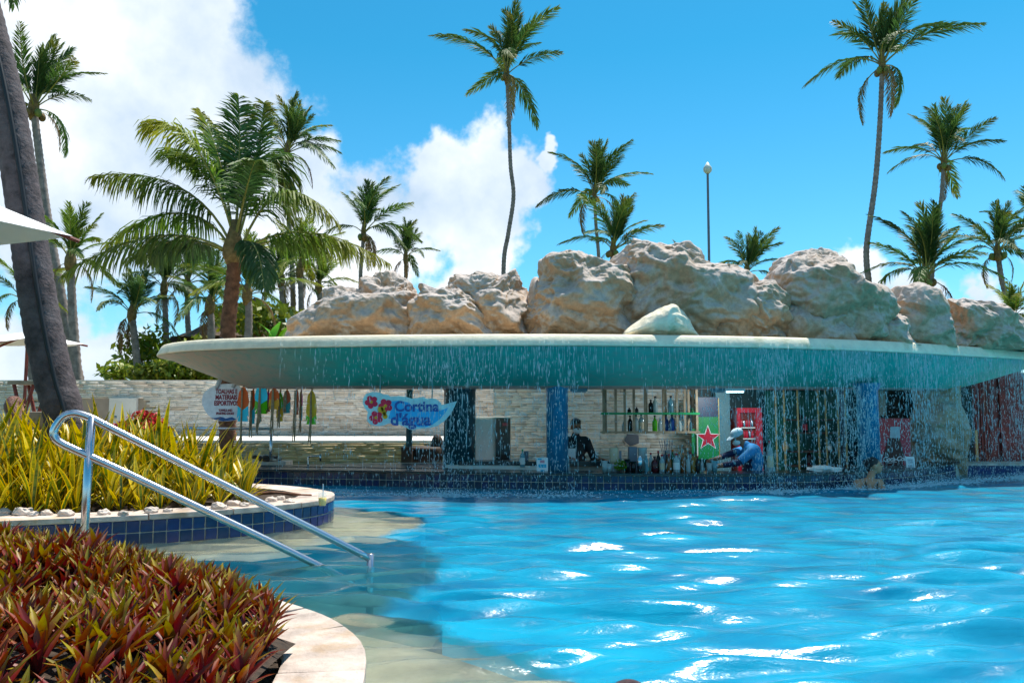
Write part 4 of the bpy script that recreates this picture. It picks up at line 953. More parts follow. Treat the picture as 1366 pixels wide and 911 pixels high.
k = 2600; p = pick(k); C = np.stack([p[:, 0] + rs.randn(k) * .06, p[:, 1] + rs.randn(k) * .12 - .02, .004 + rs.rand(k) * .008], 1); w = rs.uniform(.02, .06, k)
V2, F2 = drops(C, w, w * .25); F = np.concatenate([F, F2 + len(V)]); V = np.concatenate([V, V2])
tag(link('splash_foam', npmesh('splash_foam', V, F, smooth=True), M_foam), 'line of white splash and foam where the falling water meets the pool', 'foam', kind='stuff')

# ------------------------------------------------------------------ small materials
M_steel = mat('brushed_steel', (0.62, 0.60, 0.62), 0.22, 1.0, var=0.06, scale=12)
M_wood = mat('pale_timber', (0.33, 0.24, 0.15), 0.6, var=0.25, scale=8, bump=0.2)
M_dwood = mat('dark_timber', (0.055, 0.035, 0.026), 0.7, var=0.3, scale=8, bump=0.3)
M_gold = mat('brass_post', (0.42, 0.30, 0.13), 0.4, 0.3, var=0.15)
M_red = mat('red_gloss', (0.48, 0.008, 0.028), 0.3, var=0.1, coat=0.3)
M_dred = mat('oxblood_timber', (0.17, 0.022, 0.016), 0.55, var=0.25, scale=7, bump=0.2)
M_green = mat('bottle_green_board', (0.008, 0.24, 0.065), 0.4, var=0.15)
M_dteal = mat('dark_teal_wall', (0.010, 0.05, 0.06), 0.5, var=0.3, scale=4)
M_navy = mat('navy_board', (0.010, 0.03, 0.09), 0.4)
M_paper = mat('white_paper', (0.80, 0.80, 0.80), 0.6, var=0.03)
M_cloth = mat('white_towel', (0.80, 0.78, 0.74), 0.9, var=0.05, bump=0.4, bscale=60)
M_grey = mat('grey_plastic', (0.13, 0.15, 0.19), 0.45, var=0.1)
M_screen = mat('dark_glass_front', (0.02, 0.03, 0.035), 0.12, var=0.3)
M_skin = mat('tanned_skin', (0.46, 0.23, 0.13), 0.5, var=0.08, scale=9)
M_skin2 = mat('dark_tanned_skin', (0.30, 0.13, 0.07), 0.5, var=0.08, scale=9)
M_hair = mat('black_hair', (0.014, 0.010, 0.009), 0.4, var=0.4, scale=50, bump=0.6, bscale=120)
M_hairr = mat('auburn_hair', (0.16, 0.050, 0.022), 0.4, var=0.45, scale=40, bump=0.6, bscale=110)
M_hairw = mat('dark_red_hair', (0.055, 0.010, 0.012), 0.35, var=0.4, scale=40, bump=0.6, bscale=110)
M_shirtk = mat('black_shirt', (0.010, 0.014, 0.017), 0.8, var=0.2)
M_shirtb = mat('bright_blue_shirt', (0.030, 0.26, 0.56), 0.7, var=0.12, scale=12, bump=0.3, bscale=15)
M_apron = mat('navy_apron', (0.010, 0.020, 0.075), 0.7, var=0.2)
M_cap = mat('pale_cap', (0.55, 0.66, 0.72), 0.7, var=0.1)
M_mask = mat('white_face_mask', (0.75, 0.74, 0.72), 0.8, var=0.05)
M_eye = mat('eye_dark', (0.01, 0.008, 0.007), 0.2)
M_canvas = mat('white_canvas', (0.80, 0.79, 0.78), 0.8, var=0.04, scale=2)
M_thatch = mat('thatch', (0.11, 0.075, 0.05), 0.95, var=0.4, scale=10, bump=0.8, bscale=30)
M_rope = mat('sisal_rope', (0.42, 0.29, 0.17), 0.9, var=0.3, scale=25, bump=0.5, bscale=80)
M_stone = mat('white_pebble', (0.60, 0.50, 0.42), 0.7, var=0.25, scale=5, bump=0.3, rnd=0.3)
PAINT = {}
def paint(name, c):
    if name not in PAINT: PAINT[name] = mat(name + '_paint', c, 0.5, var=0.1, scale=12)
    return PAINT[name]
def nest(e, host, names):
    h = next(c for c in e.children if c.name.split('.')[0] == host)
    for c in list(e.children):
        if c.name.split('.')[0] in names and c is not h: c.parent = h
def glass(name, c, rough=0.08, clear=0.35):
    if name in PAINT: return PAINT[name]
    m, nt, b = basemat(name + '_glass'); b.inputs['Base Color'].default_value = (*c, 1); b.inputs['Roughness'].default_value = rough
    tr = N(nt, 'ShaderNodeBsdfTransparent', {'Color': (*[min(1, x * 1.2 + .1) for x in c], 1)})
    mx = N(nt, 'ShaderNodeMixShader', {0: clear, 1: b.outputs[0], 2: tr.outputs[0]}); nt.links.new(mx.outputs[0], nt.nodes['Material Output'].inputs[0]); PAINT[name] = m; return m
GC = {'clear': (0.45, 0.55, 0.55), 'amber': (0.30, 0.10, 0.02), 'gold': (0.36, 0.20, 0.03), 'wine': (0.10, 0.008, 0.012), 'lime': (0.12, 0.55, 0.01), 'blue': (0.01, 0.06, 0.28), 'dark': (0.015, 0.02, 0.02), 'green': (0.02, 0.14, 0.03), 'aqua': (0.20, 0.42, 0.48)}
COLW = {'clear': 'clear glass', 'amber': 'amber', 'gold': 'golden', 'wine': 'dark red', 'lime': 'lime green', 'blue': 'deep blue', 'dark': 'black', 'green': 'green', 'aqua': 'pale aqua'}
def bottle(px, Y, z, h, r, g, capc, lab, label, group=None, sh=0.6):
    c = at_y(px, 600, Y); e = empty('bottle', (c.x, Y, z), label, 'bottle', group)
    MB().lathe([(r * .9, 0), (r, .01), (r, h * sh), (r * .8, h * (sh + .1)), (r * .36, h * (sh + .2)), (r * .33, h * .93), (r * .38, h * .95)], n=12).build('glass_body', glass(g, GC[g]), e, smooth=True)
    MB().lathe([(r * .42, h * .90), (r * .42, h)], n=10).build('cap', paint('cap_' + capc, {'black': (.012, .012, .014), 'red': (.4, .01, .015), 'white': (.75, .75, .72), 'gold': (.45, .28, .05), 'green': (.02, .3, .05), 'orange': (.6, .14, .01)}[capc]), e)
    if lab: MB().lathe([(r * 1.02, h * .16), (r * 1.02, h * (sh - .08))], n=12).build('paper_label', paint('label_' + lab, {'white': (.78, .76, .72), 'cream': (.65, .52, .34), 'red': (.45, .02, .03), 'black': (.02, .02, .02)}[lab]), e)
    nest(e, 'glass_body', ('paper_label',)) if lab else None
    return e
def boxthing(name, c, d, m, label, cat, bev=0.006):
    me = bevel(MB().box((0, 0, d[2] / 2), d).mesh(name), bev, 2); return tag(link(name, me, m, loc=(c[0], c[1], c[2])), label, cat)
CT = 0.226
# ------------------------------------------------------------------ bottle rack hanging under the ceiling
YR = 12.75; zt, zm, zb_ = 1.42, at_y(0, 551, YR).z, at_y(0, 575.5, YR).z
xl, xr = at_y(803, 550, YR).x, at_y(928, 550, YR).x
rk = empty('bottle_rack', ((xl + xr) / 2, YR, zb_ - .03), 'timber framed two tier bottle rack hanging under the bar ceiling', 'shelf')
for px in (804, 820, 832, 844, 859, 883, 901, 911, 927):
    x = at_y(px, 550, YR).x; sub(rk, 'post', MB().box((x, YR - .13, (zt + zb_) / 2 - .015), (.036, .036, zt - zb_ + .03)), M_wood)
for px in (809, 835, 864, 890, 921):
    x = at_y(px, 550, YR).x; sub(rk, 'post', MB().box((x, YR + .13, (zt + zb_) / 2 - .015), (.036, .036, zt - zb_ + .03)), M_wood)
for z in (zb_, zm):
    sub(rk, 'shelf_board', MB().box(((xl + xr) / 2, YR, z - .012), (xr - xl + .04, .22, .018)), M_green if z == zm else M_wood)
    sub(rk, 'rail', MB().box(((xl + xr) / 2, YR - .152, z - .006), (xr - xl + .06, .012, .034)), M_green if z == zm else M_wood)
for px, lv, h, r, g, cp, lab in ((832, 0, .17, .026, 'clear', 'white', None), (841, 0, .26, .038, 'dark', 'black', None), (849, 0, .27, .042, 'clear', 'black', None), (856, 0, .29, .044, 'clear', 'black', 'cream'), (874, 0, .26, .040, 'lime', 'black', None), (881, 0, .22, .034, 'clear', 'white', None),
                                 (889, 0, .27, .046, 'blue', 'black', None), (897, 0, .28, .046, 'blue', 'black', None), (907, 0, .22, .036, 'clear', 'white', None), (913, 0, .20, .034, 'aqua', 'black', 'white'), (922, 0, .20, .022, 'aqua', 'black', None),
                                 (869, 1, .22, .040, 'dark', 'black', None), (875, 1, .27, .042, 'clear', 'black', None), (896, 1, .28, .046, 'aqua', 'black', None), (905, 1, .10, .034, 'dark', 'black', None), (840, 1, .09, .03, 'dark', 'black', None), (850, 1, .1, .03, 'dark', 'black', None), (924, 1, .10, .03, 'green', 'black', None)):
    tall = 'tall' if h > .25 else ('short' if h < .15 else 'mid-sized')
    bottle(px, YR, (zb_ if lv == 0 else zm) - .003, h, r, g, cp, lab, f'{tall} {COLW[g]} bottle on the {"lower" if lv == 0 else "upper"} shelf of the hanging rack', 'bottles on the hanging rack')
# bottles on the counter
for px, dy, h, r, g, cp, lab in ((862, .02, .29, .032, 'aqua', 'white', None), (873, .0, .25, .056, 'wine', 'black', None), (883, .02, .28, .046, 'clear', 'red', 'cream'), (892, -.01, .29, .044, 'amber', 'red', None), (902, .0, .30, .056, 'clear', 'red', 'white'), (911, .04, .31, .044, 'amber', 'orange', None),
                                 (918, .0, .27, .034, 'clear', 'white', None), (924, .03, .29, .044, 'gold', 'black', None), (930.5, .0, .26, .034, 'dark', 'red', None), (936, .03, .22, .03, 'clear', 'white', None), (868, .14, .30, .036, 'clear', 'red', None), (878, .15, .33, .038, 'dark', 'red', None),
                                 (888, .15, .33, .040, 'green', 'black', 'black'), (897, .15, .35, .040, 'green', 'orange', None), (906, .16, .31, .038, 'clear', 'gold', None), (921, .15, .31, .036, 'clear', 'red', 'red'), (927, .16, .31, .036, 'gold', 'black', None)):
    bottle(px, 11.25 + dy, CT - .002, h * .88, r * .86, g, cp, lab, f'{COLW[g]} bottle with {cp} cap{" and " + lab + " label" if lab else ""} in the crowd on the counter', 'bottles on the bar counter')
for px, zb0, h in ((885, .5, .1), (893, .5, .12)): pass
bottle(697, 11.72, .262, .26, .036, 'aqua', 'green', 'white', 'water bottle with green cap on the pale counter ledge')
bottle(1027, 11.25, CT - .002, .44, .045, 'clear', 'red', 'cream', 'oversized pale display bottle beside the man in blue')
# mixing things on the counter
c = at_y(816, 600, 11.6); e = empty('blender', (c.x, 11.35, CT), 'bar blender with cream jug beside the glasses on the counter', 'blender')
MB().lathe([(.075, 0), (.07, .10), (.05, .11)], n=16).build('motor_base', paint('pale_grey', (.45, .47, .5)), e, smooth=True)
MB().lathe([(.05, .11), (.062, .15), (.068, .31), (.060, .34)], n=16).build('jug', paint('cream', (.55, .40, .26)), e, smooth=True)
MB().box((.09, 0, .22), (.03, .02, .14)).build('handle', M_grey, e)
c = at_y(848, 600, 11.6); e = empty('steel_container', (c.x, 11.5, CT), 'square steel container and glass jar behind the shaker', 'container')
link('box', bevel(MB().box((-.06, 0, .17), (.12, .12, .34)).mesh('box'), .01, 2), M_grey, e); MB().lathe([(.06, 0), (.065, .30), (.07, .33)], (.08, 0, 0), 14).build('jar', glass('clear', GC['clear']), e, smooth=True)
c = at_y(853, 600, 11.22); tag(MB().lathe([(.034, 0), (.042, .16), (.04, .17), (.025, .21), (.022, .235), (.004, .24)], n=16).build('cocktail_shaker', M_steel, loc=(c.x, 11.2, CT), smooth=True), 'steel cocktail shaker in front of the glass jar', 'shaker')
for px, g_, hh, lb in ((806, 'clear', .16, 'wide clear plastic jug beside the blender'), (812, 'clear', .12, 'low clear glass bowl at the foot of the blender'), (836, 'dark', .18, 'dark tumbler stack beside the mint bunch'), (844, 'dark', .15, 'short dark tumbler before the steel container'), (945, 'clear', .13, 'clear glass in front of the hands of the man in blue'), (952, 'aqua', .16, 'aqua mixing glass by the hands of the man in blue')):
    c = at_y(px, 600, 11.25); o = MB().lathe([(.030, 0), (.045, hh), (.040, hh - .002), (.026, .01)], n=14).build('glass', glass(g_, GC[g_]), loc=(c.x, 11.22, CT), smooth=True); tag(o, lb, 'glass')
c = at_y(829, 622, 11.2); e = empty('mint_bunch', (c.x, 11.2, CT), 'bunch of green mint standing on the counter', 'herb')
V, F, T = leafcloud(140, .10, .06, .07, .028, 77); V[:, 2] += .09; link('leaves', npmesh('leaves', V, F, {'t': T}), ML_broad, e); MB().lathe([(.035, 0), (.04, .07)], n=10).build('pot', M_dwood, e)
for px, lab in ((885, 'thin black straws standing in the crowd of bottles'), (892, 'second bundle of black straws among the bottles')):
    c = at_y(px, 600, 11.33); g = MB()
    for k in range(4): g.tube([(k * .008, 0, .2), (k * .008 + .03 * (k - 2), 0, .44)], .004, 5)
    e = empty('straw_holder', (c.x, 11.33, CT), lab, 'straws'); g.build('straws', M_grey, e); MB().lathe([(.03, 0), (.034, .24)], n=10).build('cup', M_grey, e)
# printed cards
def card(px0, px1, py0, py1, Y, label, marks):
    a = at_y(px0, py1, Y); b = at_y(px1, py0, Y); e = empty('menu_card', ((a.x + b.x) / 2, Y, a.z), label, 'card'); w, h = b.x - a.x, b.z - a.z
    MB().add([(-w / 2, -.004, 0), (w / 2, -.004, 0), (w / 2, .03, h), (-w / 2, .03, h), (-w / 2, .004, 0), (w / 2, .004, 0), (w / 2, .038, h), (-w / 2, .038, h)], [(0, 1, 2, 3), (7, 6, 5, 4), (0, 4, 5, 1), (3, 2, 6, 7), (0, 3, 7, 4), (1, 5, 6, 2)]).build('sheet', M_paper, e)
    MB().box((0, .01, -.004), (w, .07, .008)).build('foot', M_paper, e)
    for (u0, u1, v0, v1, pc) in marks: MB().add([(-w / 2 + w * u, -.006 + .034 * v, h * v) for u, v in ((u0, v0), (u1, v0), (u1, v1), (u0, v1))], [(0, 1, 2, 3)]).build('print', pc, e)
cy = paint('cyan', (.02, .42, .62)); pk = paint('pink', (.65, .25, .32))
card(716, 731, 610.5, 631, 11.45, 'white menu card with blue print leaning beside the blue column', [(.1, .45, .86, .97, cy), (.15, .85, .36, .58, cy), (.3, .7, .66, .84, pk), (.3, .7, .1, .22, cy)])
card(1210, 1221, 609, 631, 12.15, 'tilted white menu card on the counter beside the red fridge', [(.2, .8, .6, .85, paint('pale_grey', (.45, .47, .5))), (.2, .8, .2, .5, paint('pale_grey', (.45, .47, .5)))])
# towels on the counter
V, F = ICO[4]; P = V * np.array([.24, .12, .04]); P = P + V * (0.030 * fbm(V * 2.2 + 4, 4, 31))[:, None]; P[:, 2] = np.maximum(P[:, 2], -.02) + .02
c = at_y(1100, 632, 11.45); tag(link('towel', npmesh('towel', P, F, smooth=True), M_cloth, loc=(c.x, 11.45, CT)), 'crumpled white towel lying on the counter under the falling water', 'towel')

# ------------------------------------------------------------------ inside of the bar, right half
def wallbox(name, px0, px1, Y, z0, z1, m, label, th=.12, cat='wall'):
    a = at_y(px0, 600, Y).x; b = at_y(px1, 600, Y).x; e = empty(name, ((a + b) / 2, Y, z0), label, cat)
    sub(e, 'panel', MB().box(((a + b) / 2, Y + th / 2, (z0 + z1) / 2), (b - a, th, z1 - z0)), m)
    sub(e, 'skirting', MB().box(((a + b) / 2, Y - .01, z0 + .05), (b - a, .02, .1)), M_dwood); return e
wallbox('bar_partition', 930, 1160, 13.75, -.75, 1.75, M_dteal, 'dark teal partition behind the man in blue and the brass rack')
wallbox('bar_partition', 1160, 1300, 14.3, -.75, 1.8, M_dwood, 'dark brown partition behind the red fridge and the rock pillar')
wallbox('bar_pier', 956, 975, 13.45, -.75, 1.42, paint('pale_teal', (.12, .26, .30)), 'pale teal pier between the star banner and the open fridge', .1, 'pier')
wallbox('wall_strip', 1171, 1184, 13.4, .9, 1.42, M_beige, 'beige wall strip over the red fridge beside the blue column', .06, 'wall')
# star banner
Yb = 13.3; a = at_y(931, 612, Yb); b = at_y(957, 530, Yb); zg = at_y(0, 556, Yb).z; e = empty('star_banner', ((a.x + b.x) / 2, Yb, a.z), 'green board with a white edged red star under a navy top', 'sign')
cx = (a.x + b.x) / 2
sub(e, 'board', MB().box((cx, Yb, (a.z + zg) / 2), (b.x - a.x, .04, zg - a.z)), M_green); sub(e, 'top_board', MB().box((cx, Yb, (zg + b.z) / 2 + .002), (b.x - a.x, .04, b.z - zg)), M_navy)
sub(e, 'edge_strip', MB().box((a.x - .008, Yb - .01, (a.z + b.z) / 2), (.016, .05, b.z - a.z)), M_white); sub(e, 'edge_strip', MB().box((b.x + .008, Yb - .01, (a.z + b.z) / 2), (.016, .05, b.z - a.z)), M_gold)
sub(e, 'side_board', MB().box((a.x - .05, Yb + .06, (a.z + zg) / 2 - .1), (.07, .04, zg - a.z - .2)), M_green)
sub(e, 'foot_rail', MB().box((cx, Yb + .01, a.z - .5), (.05, .03, 1.0)), M_dwood)
def starp(c, R1, r1): return [(c[0] + (R1 if k % 2 == 0 else r1) * math.sin(math.pi * k / 5), c[1] + (R1 if k % 2 == 0 else r1) * math.cos(math.pi * k / 5)) for k in range(10)]
sc_ = at_y(944, 584, Yb); R1 = 15.5 / ppm(Yb)
s1 = MB().plate(starp((sc_.x, sc_.z), R1 * 1.13, R1 * .47), Yb - .026, Yb - .021); sub(e, 'star_outline', s1, M_paper)
sub(e, 'star', MB().plate(starp((sc_.x, sc_.z), R1, R1 * .39), Yb - .032, Yb - .0265), M_red); nest(e, 'board', ('star', 'star_outline'))
# open red fridge with cans
Yf = 13.2; a = at_y(985, 628, Yf); b = at_y(1016, 544, Yf); w = b.x - a.x; cx = (a.x + b.x) / 2; zf = -.75
e = empty('drinks_fridge', (cx, Yf, zf), 'red drinks fridge with glass door and stocked shelves behind the man in blue', 'fridge')
sub(e, 'cabinet', MB().box((cx, Yf + .25, (b.z + zf) / 2), (w, .40, b.z - zf)), M_dred); fr_ = MB()
for x0, x1, z0, z1 in ((a.x, a.x + .05, zf, b.z), (b.x - .10, b.x, zf, b.z), (a.x + .05, b.x - .10, b.z - .08, b.z), (a.x + .05, b.x - .10, zf, zf + .3)): fr_.box(((x0 + x1) / 2, Yf + .02, (z0 + z1) / 2), (x1 - x0, .06, z1 - z0))
sub(e, 'door_frame', fr_, M_red)
for k, z in enumerate((.30, .62, .80)): sub(e, 'shelf', MB().box((cx - .025, Yf + .03, z), (w - .17, .05, .02)), M_white)
for k in range(5):
    for z in (.63, .81): sub(e, 'can', MB().lathe([(.021, 0), (.024, .01), (.024, .10), (.019, .115)], (a.x + .075 + k * .044, Yf + .02, z), 8), M_red if (k + int(z * 10)) % 3 else M_steel, True)
# red fridge with the bottle picture
Yf = 12.75; a = at_y(1172, 630, Yf); b = at_y(1213, 558, Yf); w = b.x - a.x; cx = (a.x + b.x) / 2
e = empty('drinks_fridge', (cx, Yf, -.75), 'red drinks fridge with a big cola bottle picture beside the blue column', 'fridge')
sub(e, 'cabinet', MB().box((cx, Yf + .33, (b.z - .75) / 2), (w, .6, b.z + .75)), M_dred); sub(e, 'door', MB().box((cx, Yf + .01, (b.z - .75) / 2), (w, .04, b.z + .75)), M_red)
def pz(x, y): p = at_y(x, y, Yf - .02); return (p.x, p.z)
sub(e, 'bottle_picture', MB().plate([pz(x, y) for x, y in ((1185, 584), (1200, 584), (1203, 596), (1206, 606), (1205, 616), (1203, 640), (1182, 640), (1180, 616), (1179, 606), (1182, 596))], Yf - .022, Yf - .014), paint('cola_brown', (.07, .016, .010)))
sub(e, 'bottle_cap_picture', MB().plate([pz(x, y) for x, y in ((1188, 569), (1200, 569), (1201, 584), (1187, 584))], Yf - .022, Yf - .014), paint('pale_grey', (.45, .47, .5)))
tm = text_mesh('Coca-Cola', 0.105, .002, .0022, .32, .86); o = link('lettering', tm, M_paper, e); c = at_y(1192.5, 612, Yf); o.location = (c.x - cx, -.026, c.z + .75); o.rotation_euler = (R(90), R(-2), 0)
sub(e, 'swash', MB().tube(spline([(c.x - .13, Yf - .026, c.z - .03), (c.x - .09, Yf - .026, c.z - .058), (c.x - .02, Yf - .026, c.z - .05), (c.x + .03, Yf - .026, c.z - .045)], 6), .0045, 5), M_paper); nest(e, 'door', ('bottle_picture', 'bottle_cap_picture', 'lettering', 'swash'))
sub(e, 'handle', MB().box((a.x + .03, Yf - .03, .2), (.02, .03, .4)), M_steel)
# brass posted display rack
Yk = 13.15; e = empty('display_rack', (at_y(1087, 600, Yk).x, Yk, -.75), 'brass posted display rack with green backing and dark shelves', 'shelf')
x0, x1 = at_y(1030, 600, Yk).x, at_y(1142, 600, Yk).x
sub(e, 'back_panel', MB().box(((x0 + x1) / 2, Yk + .3, .335), (x1 - x0, .03, 2.15)), mat('sea_green_board', (.008, .085, .06), .4, var=.25, scale=4))
for px in (1032, 1043, 1061, 1088, 1098, 1114, 1124, 1141): sub(e, 'post', MB().box((at_y(px, 600, Yk).x, Yk - .16, .335), (.022, .022, 2.16)), M_gold)
for y in (560, 577.5, 602, 621): sub(e, 'shelf_board', MB().box(((x0 + x1) / 2 + .1, Yk, at_y(0, y, Yk).z), (x1 - x0 - .3, .30, .022)), M_dwood)
sub(e, 'grey_strip', MB().box((at_y(1134, 600, Yk).x, Yk + .24, .335), (.09, .05, 2.14)), M_grey)
for px, y, h, g_, cp, lab_, L in ((1048, 602, .20, 'clear', 'white', 'cream', 'cream labelled jar'), (1075, 577.5, .26, 'wine', 'red', 'red', 'red labelled bottle'), (1079, 621, .26, 'wine', 'black', 'black', 'black labelled wine bottle'), (1106, 602, .16, 'clear', 'white', 'white', 'squat white labelled bottle'), (1118, 602, .22, 'clear', 'red', None, 'clear bottle with red cap'), (1068, 560, .10, 'dark', 'black', None, 'little dark bottle on the top shelf')):
    bottle(px, Yk - .04, at_y(0, y, Yk).z + .008, h, .045 if h < .25 else .038, g_, cp, lab_, L + ' standing on the brass posted rack', 'bottles on the brass rack')
# ceiling lamp strips: only the one over the man in blue is lit in the photograph
M_tube = basemat('lit_tube')[0]; _b = M_tube.node_tree.nodes['Principled BSDF']; _b.inputs['Emission Color'].default_value = (.55, .90, 1, 1); _b.inputs['Emission Strength'].default_value = 3.0
for px, py, w_, lit, lab in ((980, 525.5, .30, True, 'short lit strip lamp on the ceiling over the man in blue'), (772, 525, .26, False, 'unlit grey blue strip lamp on the ceiling beside the blue column'), (957, 530, .22, False, 'dim unlit strip lamp beside the hanging rack')):
    c = at_y(px, py, 12.1); e = empty('ceiling_lamp', (c.x, 12.1, 1.415), lab, 'lamp')
    link('housing', bevel(MB().box((0, 0, -.02), (w_, .10, .045)).mesh('housing'), .008, 2), M_paper if lit else paint('lamp_grey', (.12, .24, .30)), e)
    MB().tube([(-w_ / 2 + .02, -.02, -.05), (w_ / 2 - .02, -.02, -.05)], .012, 8).build('tube', M_tube if lit else paint('tube_grey', (.30, .36, .40)), e)
    if lit:
        al = bpy.data.lights.new('lamp_light', 'AREA'); al.shape = 'RECTANGLE'; al.size = w_; al.size_y = .05; al.energy = 9; al.color = (.85, .96, 1)
        ao = bpy.data.objects.new('lamp_light', al); COL.objects.link(ao); ao.parent = e; ao.location = (0, 0, -.075); ao.rotation_euler = (R(40), 0, 0)
# red screen and door at the right
Yd = 15.2; e = empty('slatted_screen', (at_y(1305, 600, Yd).x, Yd, .11), 'dark red vertical slat screen beside the rock pillar', 'screen'); zt_ = 1.72
xa, xb = at_y(1276, 600, Yd).x, at_y(1324, 600, Yd).x; ns = 13
for k in range(ns): sub(e, 'slat', MB().box((xa + (xb - xa) * (k + .5) / ns, Yd, (zt_ + .11) / 2), (.034, .03, zt_ - .11)), M_dred)
sub(e, 'rail', MB().box(((xa + xb) / 2, Yd + .03, at_y(0, 577, Yd).z), (xb - xa, .03, .07)), M_dwood); sub(e, 'backing', MB().box(((xa + xb) / 2, Yd + .2, .9), (xb - xa, .04, 1.6)), M_dteal)
sub(e, 'pale_post', MB().box((at_y(1302, 600, Yd).x, Yd - .02, at_y(0, 600, Yd).z), (.05, .03, .75)), M_gold)
e = empty('red_door', (at_y(1380, 600, Yd).x, Yd, .11), 'oxblood panelled double door beside the slat screen', 'door'); xa, xb = at_y(1324, 600, Yd).x, at_y(1440, 600, Yd).x
sub(e, 'panel', MB().box(((xa + xb) / 2, Yd + .06, .95), (xb - xa, .05, 1.7)), M_dred)
for x in (xa + .05, at_y(1332, 600, Yd).x + .12, (xa + xb) / 2 + .2, xb - .06): sub(e, 'stile', MB().box((x, Yd + .015, .95), (.11, .05, 1.7)), M_dred)
for y in (522, 573, 625): sub(e, 'rail', MB().box(((xa + xb) / 2, Yd + .005, at_y(0, y, Yd).z), (xb - xa, .05, .10)), M_dred)
# ------------------------------------------------------------------ people: capsules fused into one skin
def fuse(mb, voxel, smooth=3, name='body', fac=0.5):
    me = mb.mesh(name); o = bpy.data.objects.new(name, me); COL.objects.link(o)
    r = o.modifiers.new('r', 'REMESH'); r.mode = 'VOXEL'; r.voxel_size = voxel; r.use_smooth_shade = True
    s = o.modifiers.new('s', 'SMOOTH'); s.factor = fac; s.iterations = smooth
    dg = bpy.context.evaluated_depsgraph_get(); m2 = bpy.data.meshes.new_from_object(o.evaluated_get(dg)); bpy.data.objects.remove(o); m2.name = name
    m2.polygons.foreach_set('use_smooth', np.ones(len(m2.polygons), dtype=bool)); return m2
def frame(yaw, pitch=0.0, roll=0.0): return Matrix.Rotation(yaw, 3, 'Z') @ Matrix.Rotation(pitch, 3, 'X') @ Matrix.Rotation(roll, 3, 'Y')
def head(g, c, M, s=1.0):
    """face looks along M @ -Y"""
    c = Vector(c); q = lambda x, y, z: c + M @ (Vector((x, y, z)) * s)
    g.ellipsoid(q(0, .012, .022), (.074 * s, .094 * s, .092 * s), M); g.ellipsoid(q(0, -.022, -.035), (.058 * s, .068 * s, .080 * s), M); g.ellipsoid(q(0, -.05, -.085), (.032 * s, .032 * s, .028 * s), M)
    g.capsule(q(0, -.088, .012), q(0, -.108, -.022), .009 * s, .014 * s, 8); g.capsule(q(-.022, -.085, -.062), q(.022, -.085, -.062), .010 * s, .010 * s, 8)
    g.capsule(q(-.04, -.083, .028), q(.04, -.083, .028), .012 * s, .012 * s, 8)
    for k in (-1, 1): g.ellipsoid(q(.076 * k, .01, -.01), (.012 * s, .022 * s, .034 * s), M)
def eyes(e, c, M, s=1.0):
    for k in (-1, 1):
        p = Vector(c) + M @ (Vector((.030 * k, -.087, .006)) * s); g = MB().ellipsoid(p, (.012 * s, .007 * s, .008 * s), M, 10, 6); sub(e, 'eye', g, M_eye, True)
def hand(g, w, d, n, s=1.0, curl=0.5, thumb=1):
    """wrist w, direction d, palm normal n (points out of the palm)"""
    w = Vector(w); d = Vector(d).normalized(); n = Vector(n); n = (n - d * n.dot(d)).normalized(); x = d.cross(n)
    for k in (-1.2, -.4, .4, 1.2): g.capsule(w + x * .016 * k * s, w + d * .085 * s + x * .020 * k * s, .016 * s, .013 * s, 8)
    for k, L in zip((-1.35, -.45, .45, 1.35), (.066, .078, .074, .056)):
        a = w + d * .088 * s + x * .021 * k * s; d1 = (d + n * curl * .5 + x * .06 * k).normalized(); b = a + d1 * L * .55 * s; d2 = (d + n * curl * 1.4 + x * .05 * k).normalized(); c = b + d2 * L * .5 * s
        g.capsule(a, b, .0095 * s, .0088 * s, 8); g.capsule(b, c, .0088 * s, .0072 * s, 8)
    a = w + d * .025 * s + x * .03 * thumb * s; b = a + (d * .6 + x * .7 * thumb + n * .3).normalized() * .04 * s; c = b + (d + n * .35 + x * .1 * thumb).normalized() * .034 * s
    g.capsule(a, b, .013 * s, .011 * s, 8); g.capsule(b, c, .011 * s, .008 * s, 8)
def limb(g, pts, rads):
    for (a, b), (ra, rb) in zip(zip(pts, pts[1:]), zip(rads, rads[1:])): g.capsule(a, b, ra, rb, 12)
def addm(e, name, me, m): 
    me.transform(Matrix.Translation(-e.location)); return link(name, me, m, e)
# --- barman in black, standing behind the work counter
Yp = 12.80; hc = at_y(768.5, 569, Yp); fx = hc.x - .02; zfl = -.75
e = empty('person', (fx, Yp, zfl), 'barman in a black shirt and white mask resting a hand on the back counter', 'person')
M = frame(R(14), R(8)); g = MB(); head(g, hc, M, 1.06); ns_ = hc + Vector((-.005, .03, -.17)); g.capsule(hc + Vector((0, .02, -.06)), ns_, .052, .056)
shz = hc.z - .235; L_ = Vector((fx - .19, Yp + .02, shz)); Rr = Vector((fx + .19, Yp + .01, shz)); hd = at_y(803, 611, 12.42); el_ = Vector((fx + .29, Yp - .06, shz - .26)); wr = Vector((hd.x - .05, 12.44, .345))
el2 = Vector((fx - .25, Yp - .06, shz - .27)); wr2 = Vector((fx - .14, 12.48, .36))
limb(g, [Rr, el_, wr], [.055, .043, .030]); limb(g, [L_, el2, wr2], [.055, .043, .030]); hand(g, wr, (.8, -.5, -.1), (0, 0, -1), 1.0, .35, 1); hand(g, wr2, (.7, -.6, -.1), (0, 0, -1), 1.0, .4, -1)
for k in range(5): g.ellipsoid((fx, Yp + .02, shz - .06 - k * .11), (.17 - .012 * min(k, 3), .105, .09))
g.ellipsoid((fx, Yp + .02, shz - .56), (.165, .115, .12))
